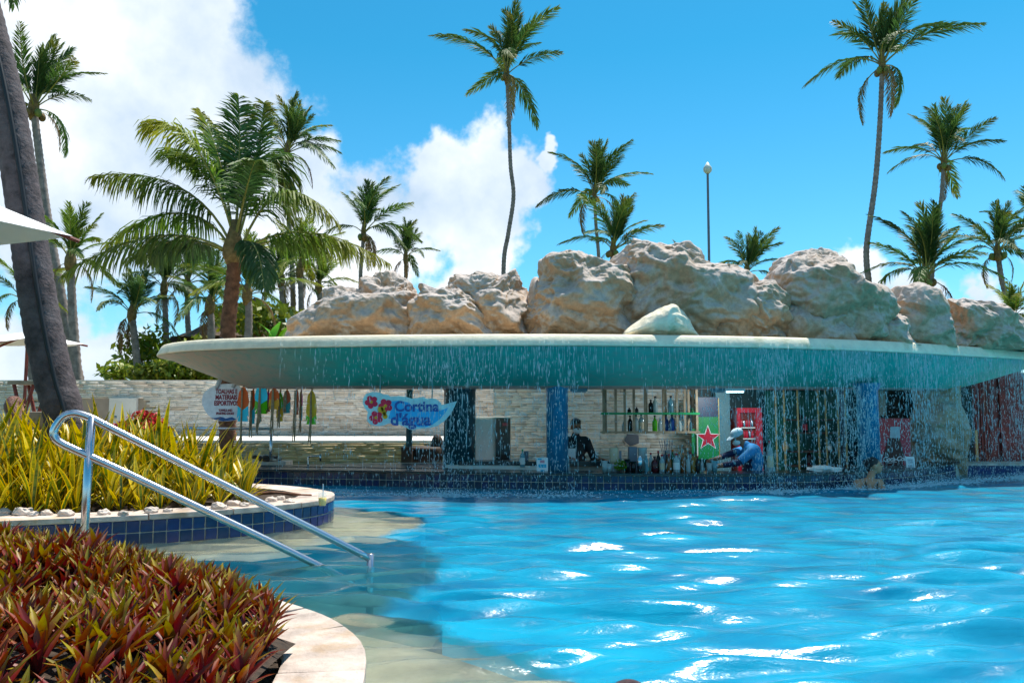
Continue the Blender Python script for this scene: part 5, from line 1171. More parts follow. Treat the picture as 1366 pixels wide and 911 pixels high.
for k in (-1, 1): limb(g, [(fx + .09 * k, Yp + .02, shz - .60), (fx + .10 * k, Yp, zfl + .48), (fx + .10 * k, Yp + .03, zfl + .09)], [.085, .06, .045]); g.ellipsoid((fx + .10 * k, Yp - .04, zfl + .045), (.045, .12, .045))
addm(e, 'body', fuse(g, .009, 4), M_skin2); eyes(e, hc, M, 1.06)
g = MB(); limb(g, [Rr, el_, wr + (el_ - wr) * .18], [.068, .058, .042]); limb(g, [L_, el2, wr2 + (el2 - wr2) * .18], [.068, .058, .042])
g.capsule(L_ + Vector((.03, 0, .02)), Rr + Vector((-.03, 0, .02)), .066, .066); g.capsule(ns_ + Vector((0, 0, -.02)), ns_ + Vector((0, 0, .035)), .075, .064)
for k in range(6): g.ellipsoid((fx, Yp + .02, shz - .04 - k * .11), (.20 - .012 * min(k, 3), .125, .10))
addm(e, 'shirt', fuse(g, .012, 4), M_shirtk)
g = MB()
for k in (-1, 1): limb(g, [(fx + .09 * k, Yp + .02, shz - .58), (fx + .10 * k, Yp, zfl + .48), (fx + .10 * k, Yp + .03, zfl + .12)], [.105, .08, .07])
g.ellipsoid((fx, Yp + .02, shz - .56), (.185, .13, .12)); addm(e, 'trousers', fuse(g, .014, 3), M_shirtk)
g = MB(); g.ellipsoid(hc + M @ Vector((0, .028, .052)), (.086, .098, .086), M); g.ellipsoid(hc + M @ Vector((0, -.03, .095)), (.07, .07, .035), M); addm(e, 'hair', fuse(g, .009, 2), M_hair)
g = MB(); g.ellipsoid(hc + M @ Vector((0, -.052, -.055)), (.066, .066, .055), M); addm(e, 'face_mask', fuse(g, .008, 2), M_mask)
a = at_y(759, 598, 12.6); tag(MB().box((0, 0, 0), (.12, .01, .17)).build('name_board', M_paper, loc=(at_y(763, 605, 12.62).x, 12.645, .405)), 'small white sheet standing before the barman in black', 'sheet')
# --- barman in blue, stooping to the left over the counter
Yp = 11.95; hc = at_y(984, 583, Yp); hip = at_y(1003, 640, Yp + .05); sh = at_y(1000, 599, Yp)
e = empty('person', (hip.x, Yp, zfl), 'barman in a bright blue shirt and pale cap bending over glasses on the counter', 'person')
M = frame(R(-72), R(26)); g = MB(); head(g, hc, M, 1.04); g.capsule(hc + Vector((.03, .02, -.05)), sh + Vector((-.03, 0, .02)), .052, .058)
spn = [sh + Vector((.02, 0, -.02)), sh + Vector((.06, 0, -.16)), hip + Vector((0, 0, .12)), hip]
for a_, b_2 in zip(spn, spn[1:]):
    for k in range(3): p = a_ + (b_2 - a_) * k / 3; g.ellipsoid(p, (.115, .17, .10))
s1 = sh + Vector((-.03, -.19, -.03)); s2 = sh + Vector((-.03, .19, -.03)); w1 = at_y(955, 622, 11.62); e1 = at_y(985, 617, 11.70); w2_ = at_y(954, 612, 11.78); e2 = at_y(978, 604, 12.0)
limb(g, [s1, e1, w1], [.055, .042, .030]); limb(g, [s2, e2, w2_], [.055, .042, .030]); hand(g, w1, (-1, -.15, -.15), (0, .6, -.6), 1.0, .8, 1); hand(g, w2_, (-1, -.2, -.2), (0, -.6, -.6), 1.0, .7, -1)
for k in (-1, 1): limb(g, [hip + Vector((0, .09 * k, -.02)), Vector((hip.x - .04, Yp + .1 * k, zfl + .46)), Vector((hip.x + .02, Yp + .1 * k, zfl + .09))], [.088, .06, .045]); g.ellipsoid((hip.x - .05, Yp + .1 * k, zfl + .045), (.12, .045, .045))
addm(e, 'body', fuse(g, .009, 4), M_skin2); eyes(e, hc, M, 1.04)
g = MB()
for a_, b_2 in zip(spn, spn[1:]):
    for k in range(4): p = a_ + (b_2 - a_) * k / 3; g.ellipsoid(p + Vector((.005, 0, 0)), (.135, .195, .11))
g.capsule(s1 + Vector((.02, .04, .02)), s2 + Vector((.02, -.04, .02)), .075, .075); g.capsule(sh + Vector((-.02, 0, .02)), sh + Vector((-.05, 0, .06)), .075, .066)
limb(g, [s1, s1 + (e1 - s1) * .8], [.075, .066]); limb(g, [s2, s2 + (e2 - s2) * .8], [.075, .066]); addm(e, 'shirt', fuse(g, .011, 4), M_shirtb)
g = MB(); limb(g, [s1 + (e1 - s1) * .72, e1, w1 + (e1 - w1) * .35], [.062, .054, .042]); limb(g, [s2 + (e2 - s2) * .72, e2, w2_ + (e2 - w2_) * .35], [.062, .054, .042]); addm(e, 'sleeves', fuse(g, .010, 3), M_apron)
g = MB()
for k in range(4): p = spn[1] + (spn[3] - spn[1]) * k / 3; g.ellipsoid(p + Vector((-.055, -.01, .02)), (.10, .155, .10))
addm(e, 'apron', fuse(g, .012, 3), M_apron)
g = MB()
for k in (-1, 1): limb(g, [hip + Vector((0, .09 * k, -.02)), Vector((hip.x - .04, Yp + .1 * k, zfl + .46)), Vector((hip.x + .02, Yp + .1 * k, zfl + .12))], [.115, .08, .07])
addm(e, 'trousers', fuse(g, .014, 3), M_shirtb)
g = MB(); g.ellipsoid(hc + M @ Vector((0, .012, .060)), (.088, .106, .075), M); addm(e, 'cap', fuse(g, .008, 2), M_cap)
g = MB(); g.ellipsoid(hc + M @ Vector((0, -.115, .042)), (.068, .075, .010), M @ Matrix.Rotation(R(12), 3, 'X')); addm(e, 'cap_visor', g.mesh('cap_visor', True), M_cap); nest(e, 'cap', ('cap_visor',))
g = MB(); g.ellipsoid(hc + M @ Vector((0, -.052, -.055)), (.064, .064, .054), M); addm(e, 'face_mask', fuse(g, .008, 2), M_mask)
# --- swimmer at the bar
Yp = 11.18; hc = at_y(1166.5, 621, Yp); sc0 = at_y(1159, 640, Yp)
e = empty('person', (sc0.x, Yp, -1.22), 'swimmer with wet dark hair at the bar seen from behind, face turned aside', 'person')
M = frame(R(78), R(-4)); g = MB(); head(g, hc, M, .98); g.capsule(hc + Vector((-.02, 0, -.05)), sc0 + Vector((.02, 0, .02)), .045, .052)
l = sc0 + Vector((-.165, -.03, -.045)); r = sc0 + Vector((.165, .05, -.045)); g.capsule(l, r, .062, .060)
for k in range(8): g.ellipsoid(sc0 + Vector((0, .015, -.06 - k * .09)), (.165 - .012 * min(k, 4) + .02 * max(0, k - 5), .105, .09))
for k, s_ in ((-1, l), (1, r)):
    el_ = s_ + Vector((.05 * k, -.10, -.24)); wr = el_ + Vector((-.03 * k, .22, -.02)); limb(g, [s_, el_, wr], [.056, .042, .030]); hand(g, wr, (0, 1, .1), (0, 0, -1), .95, .3, k)
    hp_ = Vector((sc0.x + .09 * k, Yp + .02, -.58)); limb(g, [hp_, hp_ + Vector((.02 * k, -.04, -.35)), Vector((sc0.x + .10 * k, Yp + .04, -1.15))], [.085, .06, .042]); g.ellipsoid((sc0.x + .10 * k, Yp - .03, -1.185), (.04, .11, .035))
addm(e, 'body', fuse(g, .010, 4), M_skin); eyes(e, hc, M, .98)
g = MB(); g.ellipsoid(hc + M @ Vector((0, .028, .042)), (.082, .096, .082), M); g.ellipsoid(hc + M @ Vector((0, .10, .05)), (.045, .05, .045), M); g.capsule(hc + M @ Vector((0, .085, 0)), hc + M @ Vector((0, .07, -.07)), .05, .03); addm(e, 'hair', fuse(g, .009, 2), M_hair)
g = MB(); g.capsule(sc0 + Vector((-.09, -.098, -.02)), sc0 + Vector((-.05, -.10, -.22)), .010, .010, 8); g.capsule(sc0 + Vector((.09, -.08, -.02)), sc0 + Vector((.05, -.10, -.22)), .010, .010, 8); g.ellipsoid(sc0 + Vector((0, .015, -.30)), (.158, .112, .07)); addm(e, 'swimsuit', fuse(g, .008, 2), M_shirtk)
# --- seated woman with auburn hair behind the snake plants, and her chair
Yp = 9.4; hc = at_y(22, 543, Yp); cx = hc.x
ch = empty('lounge_chair', (cx, Yp, .13), 'low timber lounge chair under the auburn haired woman', 'chair'); sub(ch, 'seat', MB().box((cx, Yp + .02, .42), (.56, .56, .06)), M_wood); sub(ch, 'backrest', MB().box((cx + .02, Yp - .30, .68), (.56, .05, .44), rot=Matrix.Rotation(R(-8), 3, 'X')), M_wood)
for a_ in (-.24, .24):
    for b_2 in (-.22, .24): sub(ch, 'leg', MB().box((cx + a_, Yp + b_2, .262), (.05, .05, .27)), M_wood)
e = empty('person', (cx, Yp, .13), 'seated woman with long auburn hair and black strap behind the snake plants', 'person'); M = frame(R(165), R(10), R(18)); g = MB(); head(g, hc, M, 1.0)
shc = Vector((cx + .06, Yp - .04, hc.z - .24)); g.capsule(hc + Vector((.01, 0, -.05)), shc + Vector((0, 0, .03)), .045, .052); l = shc + Vector((-.16, 0, -.02)); r = shc + Vector((.17, -.02, -.02)); g.capsule(l, r, .058, .058)
for k in range(6): g.ellipsoid((cx + .04 - .006 * k, Yp - .02, shc.z - .05 - k * .08), (.16 - .012 * min(k, 3), .10, .09))
g.ellipsoid((cx, Yp, .58), (.18, .15, .11))
for k, s_ in ((-1, l), (1, r)):
    el_ = s_ + Vector((.05 * k, .06, -.26)); wr = el_ + Vector((-.03 * k, .22, .0)); limb(g, [s_, el_, wr], [.052, .040, .028]); hand(g, wr, (0, 1, -.1), (0, 0, -1), .95, .4, k)
    kn = Vector((cx + .11 * k, Yp + .42, .56)); limb(g, [(cx + .09 * k, Yp, .56), kn, (kn.x, Yp + .46, .22)], [.085, .06, .042]); g.ellipsoid((kn.x, Yp + .52, .175), (.04, .11, .035))
addm(e, 'body', fuse(g, .010, 4), M_skin); eyes(e, hc, M)
g = MB(); g.ellipsoid(hc + M @ Vector((0, .03, .035)), (.092, .108, .095), M); g.capsule(hc + M @ Vector((.0, .07, .0)), shc + Vector((.05, -.08, .02)), .085, .085); g.capsule(shc + Vector((.05, -.08, .02)), shc + Vector((.13, -.09, -.06)), .075, .04); addm(e, 'hair', fuse(g, .010, 3), M_hairr)
g = MB(); g.capsule(shc + Vector((.09, -.075, .02)), shc + Vector((.17, -.07, -.02)), .013, .013, 8); g.ellipsoid((cx + .03, Yp - .015, shc.z - .20), (.155, .108, .06)); addm(e, 'bikini_top', fuse(g, .009, 2), M_shirtk)
# --- swimmer whose head just shows at the lower edge
Yp = 2.45; tp = at_y(839, 901, Yp); hc = Vector((tp.x, Yp, tp.z - .128)); e = empty('person', (tp.x, Yp, -1.24), 'swimmer close by with only dark red hair showing above the water', 'person')
M = frame(R(175), R(-5)); g = MB(); head(g, hc, M); shc = hc + Vector((0, 0, -.23)); g.capsule(hc + Vector((0, 0, -.05)), shc, .045, .055); l = shc + Vector((-.16, 0, -.02)); r = shc + Vector((.16, 0, -.02)); g.capsule(l, r, .06, .06)
for k in range(7): g.ellipsoid(shc + Vector((0, 0, -.05 - k * .08)), (.16 - .01 * min(k, 4), .10, .09))
for k, s_ in ((-1, l), (1, r)):
    el_ = s_ + Vector((.12 * k, .05, -.20)); wr = el_ + Vector((.02 * k, .22, .06)); limb(g, [s_, el_, wr], [.052, .040, .028]); hand(g, wr, (0, 1, 0), (0, 0, -1), .95, .3, k); hp_ = shc + Vector((.09 * k, 0, -.55)); limb(g, [hp_, hp_ + Vector((.03 * k, .1, -.26)), Vector((tp.x + .1 * k, Yp, -1.19))], [.08, .058, .042]); g.ellipsoid((tp.x + .1 * k, Yp + .05, -1.20), (.04, .11, .035))
addm(e, 'body', fuse(g, .011, 4), M_skin); eyes(e, hc, M)
g = MB(); g.ellipsoid(hc + M @ Vector((0, .025, .040)), (.082, .100, .086), M); g.capsule(hc + M @ Vector((0, .08, 0)), shc + Vector((0, -.07, 0)), .06, .05); addm(e, 'hair', fuse(g, .009, 2), M_hairw)
g = MB(); g.ellipsoid(shc + Vector((0, .0, -.22)), (.158, .108, .07)); addm(e, 'bikini_top', fuse(g, .010, 2), M_apron)

for o in [o for o in COL.objects if o.name.split('.')[0] == 'person']: nest(o, 'body', ('eye',))
# ------------------------------------------------------------------ blue hanging sign
Ys = 11.35; zp = lambda x, y: (lambda p: (p.x, p.z))(at_y(470 + x / 9.107, 500 + y / 9.107, Ys)); c = at_y(546, 572, Ys); cc = Vector((c.x, Ys, c.z))
sg = empty('hanging_sign', cc, 'pale blue wave shaped sign with red flowers reading Cortina d agua', 'sign')
OUT = [(130, 290), (170, 230), (250, 205), (330, 212), (380, 238), (430, 240), (460, 262), (560, 255), (650, 265), (720, 288), (790, 280), (860, 265), (905, 288), (960, 283), (1020, 295), (1070, 330), (1085, 365), (1150, 350), (1270, 318), (1240, 390), (1190, 480), (1120, 560), (1030, 620), (940, 645), (850, 650), (790, 655), (740, 672), (690, 660), (640, 630), (570, 605), (500, 590), (440, 590), (390, 612), (330, 622), (270, 615), (220, 600), (185, 560), (180, 500), (190, 450), (150, 400), (130, 350)]
sub(sg, 'board', MB().plate([zp(*p) for p in OUT], Ys - .012, Ys + .012), paint('pale_blue', (.50, .86, .95)))
INN = [(440, 325), (560, 312), (690, 335), (740, 395), (860, 435), (1040, 436), (1110, 420), (1170, 392), (1125, 470), (1060, 540), (980, 600), (900, 632), (800, 632), (740, 600), (640, 578), (560, 560), (440, 530), (470, 420)]
sub(sg, 'wave_print', MB().plate([zp(*p) for p in INN], Ys - .017, Ys - .0125), paint('azure', (.012, .48, .92)))
fl = paint('crimson', (.75, .010, .07)); yl = paint('yolk', (.75, .42, .01))
def blob(x, y, r, d0, m, nm): 
    q = zp(x, y); rr = r / 9.107 / ppm(Ys); sub(sg, nm, MB().plate([(q[0] + rr * math.cos(t * math.pi / 6), q[1] + rr * math.sin(t * math.pi / 6)) for t in range(12)], Ys - .018 - d0, Ys - .0175), m)
for fx_, fy, R0 in ((235, 330, 46), (405, 375, 50), (292, 518, 48)):
    for k in range(5): t = k * 1.2566 + .5; blob(fx_ + math.cos(t) * R0 * 1.05, fy + math.sin(t) * R0 * 1.05, R0 * .72, .003 + .0005 * k, fl, 'petal')
    blob(fx_, fy, R0 * .38, .007, yl, 'flower_centre')
for x, y, r in ((345, 420, 36), (385, 450, 30), (375, 405, 24), (402, 505, 28), (395, 475, 24)): blob(x, y, r, .009, yl, 'yellow_bud')
navy = paint('lettering_blue', (.012, .10, .42))
for txt, x, y, wpx in (('Cortina', 782, 388, 540), ("d'água", 712, 548, 490)):
    me = text_mesh(txt, .2, .003, .006); xs_ = [v.co.x for v in me.vertices]; k = (wpx / 9.107 / ppm(Ys)) / (max(xs_) - min(xs_)); q = zp(x, y)
    o = link('lettering', me, navy, sg); o.scale = (k, k * 1.0, 1); o.rotation_euler = (R(90), 0, 0); o.location = Vector((q[0], Ys - .021, q[1])) - cc
for x in (335, 968):
    q = zp(x, 230 if x < 500 else 290); z1 = 1.62; sub(sg, 'cord', MB().tube([(q[0], Ys, q[1] - .03), (q[0] + .004, Ys, (q[1] + z1) / 2), (q[0], Ys, z1)], .010, 6), paint('cord_teal', (.10, .30, .33)))
nest(sg, 'board', ('wave_print', 'petal', 'flower_centre', 'yellow_bud', 'lettering'))
# ------------------------------------------------------------------ towel sign
Yt = 12.4; zp = lambda x, y: (lambda p: (p.x, p.z))(at_y(260 + x / 9.11, 500 + y / 9.11, Yt)); c = at_y(298, 560, Yt); cc = Vector((c.x, Yt, c.z)); ts = empty('towel_sign', cc, 'white shield shaped sign with red lettering about towels hanging under the canopy', 'sign')
OUT = [(90, 300), (110, 225), (180, 165), (250, 132), (330, 112), (480, 112), (560, 160), (600, 250), (605, 380), (570, 490), (510, 545), (350, 562), (240, 540), (150, 470), (100, 380)]
sub(ts, 'board', MB().plate([zp(*p) for p in spline([(x, y, 0) for x, y in OUT], 4, True) and [(v.x, v.y) for v in spline([(x, y, 0) for x, y in OUT], 4, True)]], Yt - .012, Yt + .012), paint('sign_white', (.85, .87, .92)))
for txt, x, y, h, wpx in (('TOALHAS E', 388, 205, 60, 265), ('MATERIAIS', 385, 275, 60, 262), ('ESPORTIVOS', 385, 346, 60, 292), ('TOWELS AND', 375, 432, 32, 165), ('SPORTING GOODS', 370, 470, 32, 215)):
    me = text_mesh(txt, .1, .002, .0035); xs_ = [v.co.x for v in me.vertices]; ys_ = [v.co.y for v in me.vertices]; q = zp(x, y); o = link('lettering', me, paint('sign_red', (.30, .006, .03)), ts)
    o.scale = ((wpx / 9.11 / ppm(Yt)) / (max(xs_) - min(xs_)), (h / 9.11 / ppm(Yt)) / (max(ys_) - min(ys_)), 1); o.rotation_euler = (R(90), 0, 0); o.location = Vector((q[0], Yt - .016, q[1])) - cc
wv_ = [(190, 512), (230, 525), (270, 520), (310, 508), (345, 515), (380, 530), (420, 518), (455, 512), (490, 530), (510, 545), (350, 562), (240, 540)]
sub(ts, 'wave_print', MB().plate([zp(*p) for p in wv_], Yt - .017, Yt - .0125), paint('sign_sea', (.008, .10, .30)))
for x, y in ((290, 150), (490, 140)): q = zp(x, y); sub(ts, 'strap', MB().tube([(q[0] - .03, Yt - .02, q[1] - .02), (q[0] + .02, Yt - .025, q[1] + .10), (q[0] + .03, Yt, 1.60)], [.03, .035, .02], 7), paint('strap_white', (.5, .52, .52)), True)
nest(ts, 'board', ('lettering', 'wave_print'))
# ------------------------------------------------------------------ painted wooden fish hanging from the canopy
OR, CY, LM, RU, TE, YE, GR, MG, AM = [paint(n_, c_) for n_, c_ in (('orange', (.90, .12, .006)), ('turquoise', (.03, .68, .88)), ('lime', (.68, .85, .02)), ('rust', (.60, .10, .03)), ('teal', (.01, .30, .32)), ('ochre', (.80, .48, .015)), ('leaf_green', (.14, .65, .02)), ('magenta', (.65, .02, .38)), ('amber_paint', (.88, .38, .015)))]
FISH = [(325, 516, 562, 15, OR, CY, .55, 606, 'orange and turquoise', 0), (338, 519, 565, 6, OR, CY, .5, 586, 'edge-on orange and turquoise', .25), (349, 512, 552, 17, CY, LM, .55, 565, 'turquoise and lime', -.1), (346, 555, 562, 6, LM, TE, .5, 580, 'small teal', .3), (366, 518, 546, 14, OR, AM, .5, 580, 'orange and amber', -.1), (358, 522, 549, 6, MG, RU, .5, 552, 'edge-on plum', .3),
        (374, 523, 562, 9, GR, YE, .5, 572, 'leaf green and ochre', .2), (383, 520, 551, 10, RU, TE, .5, 553, 'rust and teal', .05), (396, 519, 553, 6, RU, RU, .5, 590, 'edge-on rust', .0), (402, 521, 561, 4, MG, CY, .5, 578, 'edge-on magenta and turquoise', .2), (416, 521, 566, 14, YE, GR, .72, 593, 'ochre and green', -.05)]
for k, (px, y0, y1, w, ca, cb, sp, yt, nm, dy) in enumerate(FISH):
    Yk = 12.15 + dy; a = at_y(px, y0, Yk); b = at_y(px, y1, Yk); W_ = w / ppm(Yk) / 2; H_ = a.z - b.z; zs = a.z - H_ * sp; e = empty('wooden_fish', (a.x, Yk, b.z), nm + ' painted wooden fish hanging under the canopy edge', 'hanging ornament', 'painted wooden fish')
    up = [(-W_ * .15, a.z), (W_ * .15, a.z), (W_ * .75, a.z - H_ * .16), (W_, zs + H_ * .12), (W_ * .9, zs), (0, zs - H_ * .12), (-W_ * .9, zs), (-W_, zs + H_ * .12), (-W_ * .75, a.z - H_ * .16)]
    dn = [(-W_ * .9, zs - .002), (0, zs - H_ * .12 - .002), (W_ * .9, zs - .002), (W_ * 1.02, b.z + H_ * .14), (W_ * .72, b.z + H_ * .18), (W_ * .9, b.z), (-W_ * .9, b.z), (-W_ * .55, b.z + H_ * .2), (-W_ * 1.02, b.z + H_ * .1)]
    sub(e, 'upper_panel', MB().plate([(a.x + p[0], p[1]) for p in up], Yk - .012, Yk + .012), ca); sub(e, 'tail_panel', MB().plate([(a.x + p[0], p[1]) for p in dn], Yk - .012, Yk + .012), cb)
    zt2 = 1.56; sub(e, 'cord', MB().tube([(a.x, Yk, a.z - .03), (a.x + .01, Yk - .01, (a.z + zt2) / 2), (a.x, Yk, zt2)], .012, 6), M_rope)
    q = at_y(px, yt, Yk); g = MB(); rs = random.Random(k); off = -.012 if w > 5 else 0
    for j in range(5): x = a.x + off + rs.uniform(-.010, .010); g.tube([(x, Yk - .025 - rs.random() * .01, a.z - .02), (x + rs.uniform(-.015, .015), Yk - .03, (a.z + q.z) / 2), (x + rs.uniform(-.03, .03), Yk - .03 + rs.uniform(-.02, .02), q.z + rs.uniform(0, .06))], [.008, .010, .007], 5)
    sub(e, 'fibre_tassel', g, M_rope)
# ------------------------------------------------------------------ pool handrail
A = Vector((-2.80, 5.15, 0)); B = Vector((-0.98, 5.72, 0)); dv = (B - A).normalized()
def on(px, py):      # point of the rail's own upright plane under that pixel
    d = ray(px, py); n_ = Vector((dv.y, -dv.x, 0)); t = (A - Vector((0, 0, CAMZ))).dot(n_) / d.dot(n_); return Vector((0, 0, CAMZ)) + d * t
up = [on(*p) for p in ((494, 745), (400, 697), (300, 647), (200, 597), (140, 567), (122, 558))]; loop = [on(*p) for p in ((108, 553), (97, 551.5), (86, 555), (77, 565), (72, 575), (73, 583), (80, 590))]; dn = [on(*p) for p in ((100, 600), (160, 627), (240, 665), (320, 703), (380, 732), (412, 748))]
hr = empty('pool_handrail', (A.x, A.y, 0), 'bent steel double handrail running down into the pool steps', 'handrail'); pts_ = up + loop + dn; ext = dn[-1] + (dn[-1] - dn[-2]).normalized() * .35
sub(hr, 'rail', MB().tube(spline(pts_ + [ext], 6), .0255, 14), M_steel, True)
t0 = on(122.5, 558); sub(hr, 'post', MB().tube([t0 + Vector((0, -.004, .012)), Vector((t0.x - .012, t0.y, .5)), Vector((t0.x - .02, t0.y, -.06))], .0262, 14), M_steel, True)
t1 = on(494, 745); sub(hr, 'post', MB().tube([t1 + Vector((0, 0, .035)), t1 + Vector((0, 0, -.5))], .026, 12), M_steel, True)
# ------------------------------------------------------------------ railing, tap and pebbles by the worktop
Yq = 12.75; rl = empty('deck_railing', (at_y(305, 600, Yq).x, Yq, .14), 'slim steel guard rail behind the hanging fish', 'railing'); a, b = at_y(247, 571.5, Yq), at_y(362, 571.5, Yq)
sub(rl, 'top_rail', MB().tube([a, b], .024, 10), M_steel, True)
for p in (a, b): sub(rl, 'post', MB().tube([p + Vector((0, 0, .024)), Vector((p.x, Yq, .14))], .022, 10), M_steel, True)
Yq = 12.5; c = at_y(411, 625, Yq); tp_ = empty('water_tap', (c.x, Yq, .23), 'small bent steel tap on the dark worktop', 'tap'); q = lambda x, y: at_y(x, y, Yq)
sub(tp_, 'spout', MB().tube(spline([Vector((c.x, Yq, .23)), q(411, 612), q(413, 609), q(425, 608)], 5), .013, 8), M_steel, True); sub(tp_, 'handle', MB().tube([q(427, 605), q(427.5, 615)], .016, 8), M_steel, True)
pt = empty('stone_tray', (at_y(360, 617, 12.9).x, 12.9, .19), 'low tray of dark pebbles at the end of the worktop', 'tray'); sub(pt, 'tray', MB().box((pt.location.x, 12.9, .23), (.62, .4, .09)), M_coping); rs = random.Random(8)
for k in range(22): V, F = ICO[3]; s = rs.uniform(.03, .055); P = V * np.array([s * 1.3, s, s * .8]) + np.array([rs.uniform(-.26, .2), rs.uniform(-.16, .1), .09 + rs.uniform(0, .05) + s * .4]); link('pebble', npmesh('pebble', P, F, smooth=True), M_dwood if k % 3 else M_stone, pt)
# ------------------------------------------------------------------ drink on the coping
c = at_z(430, 674, .245); dk = empty('drink_cup', c, 'plastic cup of yellow drink with a straw on the planter coping', 'drink')
MB().lathe([(.030, 0), (.036, .068)], n=16).build('juice', paint('juice', (.85, .62, .12)), dk, smooth=True); MB().lathe([(.031, -.001), (.041, .12), (.0395, .12), (.0305, .004)], n=18).build('cup', glass('cup_clear', (.8, .85, .85), .05, .8), dk, smooth=True); MB().tube([(.005, 0, .02), (.004, 0, .19)], .005, 7).build('straw', M_paper, dk)
# stones along the coping
PB = [(5, 684, .05), (31, 684, .06), (44, 685, .035), (62, 684, .038), (88, 685, .05), (139, 683, .04), (165, 684, .035), (202, 681, .045), (224, 680, .03), (292, 676, .055), (312, 672, .05), (326, 673, .035), (336, 671, .03), (362, 667, .045), (374, 664, .035), (386, 668, .04)]
for k, (x, y, s) in enumerate(PB):
    p = at_z(x, y, .26); V, F = ICO[4]; P = V * np.array([s * 1.25, s, s * .75]); P = P + V * (s * .28 * fbm(V * 1.7 + k * 9, 3, k))[:, None]; brown = k in (9, 10, 13)
    tag(link('stone', npmesh('stone', P, F, smooth=True), M_coping if brown else M_stone, loc=(p.x, p.y, .245 + s * .25)), 'rounded brown stone at the foot of the snake plants' if brown else 'pale stone lying along the edge of the snake plants', 'stone', 'stones along the planter coping')
p = at_z(385, 662, .25); tag(MB().tube(spline([p + Vector((-.32, .05, .02)), p + Vector((-.12, .0, .035)), p + Vector((.1, -.02, .02)), p + Vector((.22, .02, .012))], 5), [.016] * 5 + [.013] * 6 + [.009] * 5, 7).build('stick', M_trunkb, smooth=True), 'dry brown stick lying across the end of the planter', 'stick')
# ------------------------------------------------------------------ parasols, high table, planter box
def parasol(cx, cy, ze, rad, rise, label, rot=0.0, valance=.0):
    e = empty('parasol', (cx, cy, .12), label, 'parasol'); cor = [Vector((cx + rad * math.cos(rot + k * math.pi / 2), cy + rad * math.sin(rot + k * math.pi / 2), ze)) for k in range(4)]; ap = Vector((cx, cy, ze + rise)); g = MB()
    for k in range(4):
        a, b = cor[k], cor[(k + 1) % 4]; rows = []
        for i in range(7):
            t = i / 6; rows.append([(ap + (a - ap) * t) + ((ap + (b - ap) * t) - (ap + (a - ap) * t)) * s / 6 - Vector((0, 0, .05 * math.sin(math.pi * s / 6) * t)) for s in range(7)])
        vs = [v for r_ in rows for v in r_]; fs = [(i * 7 + s, i * 7 + s + 1, i * 7 + s + 8, i * 7 + s + 7) for i in range(6) for s in range(6)]; g.add(vs, fs); g.add([v - Vector((0, 0, .004)) for v in vs], [f[::-1] for f in fs])
    sub(e, 'canvas', g, M_canvas, False)
    for k in range(4):
        for q_ in (cor[k], (cor[k] + cor[(k + 1) % 4]) / 2 - Vector((0, 0, .05))): d = (q_ - ap); sub(e, 'rib', MB().tube([ap - Vector((0, 0, .06)), q_ + d.normalized() * .06 - Vector((0, 0, .025))], .02, 6), M_dredw)
    sub(e, 'pole', MB().tube([(cx, cy, .12), (cx, cy, ze + rise + .1)], .03, 10), M_dredw); sub(e, 'base', MB().lathe([(.3, 0), (.3, .06), (.06, .09)], (cx, cy, .12), 18), M_grey); return e
M_dredw = mat('mahogany', (.20, .035, .022), .5, var=.2, scale=10)
cr = at_y(97, 315, 7.3); parasol(cr.x - 1.7 * math.cos(R(32)), 7.3 - 1.7 * math.sin(R(32)), cr.z, 1.7, .60, 'near white parasol with mahogany ribs beside the leaning trunk', R(32))
cr = at_y(44, 452, 15.0); parasol(cr.x - .1, 15.0, cr.z - .06, .95, .20, 'far white parasol with a mahogany pole behind the leaning trunk', R(30))
Yq = 10.2; a, b = at_y(23, 511, Yq), at_y(60, 510, Yq); cx = (a.x + b.x) / 2; tb = empty('high_table', (cx, Yq, .14), 'tall narrow timber table on crossed legs behind the leaning trunk', 'table'); sub(tb, 'top', MB().box((cx, Yq, a.z), (b.x - a.x, .4, .045)), M_wood)
for s in (-1, 1):
    for dy in (-.15, .15): sub(tb, 'leg', MB().tube([(cx - .13 * s, Yq + dy, a.z), (cx + .22 * s, Yq + dy, .14)], .022, 6), M_dredw)
c = at_y(63, 575, 8.9); boxthing('planter_box', (c.x, 8.95, .14), (.36, .34, at_y(63, 549, 8.9).z - .14), M_beige, 'beige square block behind the foot of the leaning trunk', 'planter box', .015)
# ------------------------------------------------------------------ thatched hut and lamp post behind, wicker seat and cabinet under the canopy
Yh = 26; ap = at_y(316, 386, Yh); zb2 = at_y(0, 448, Yh).z; hx0, hx1 = at_y(205, 448, Yh).x, at_y(372, 448, Yh).x; cx = (hx0 + hx1) / 2
hu = empty('thatched_hut', (cx, Yh + 2, .9), 'dark thatched hut behind the big arching palm', 'hut'); g = MB(); nseg = 28; rings_ = []
for i in range(9):
    t = i / 8; rr_ = .04 + (hx1 - hx0) / 2 * t
    for k in range(nseg): q = 2 * math.pi * k / nseg; j = random.uniform(.97, 1.03); g.v.append((ap.x + (cx - ap.x) * t + rr_ * math.cos(q) * j, Yh + 2 + rr_ * math.sin(q) * j, ap.z + (zb2 - ap.z) * t ** .92 + random.uniform(-.03, .03)))
for i in range(8):
    for k in range(nseg): g.f.append((i * nseg + k, i * nseg + (k + 1) % nseg, (i + 1) * nseg + (k + 1) % nseg, (i + 1) * nseg + k))
sub(hu, 'roof', g, M_thatch)
for px in (212, 262, 330, 365): x = at_y(px, 450, Yh).x; sub(hu, 'post', MB().tube([(x, Yh + 1.2, .9), (x, Yh + 1.2, zb2 + .1)], .11, 8), M_dwood)
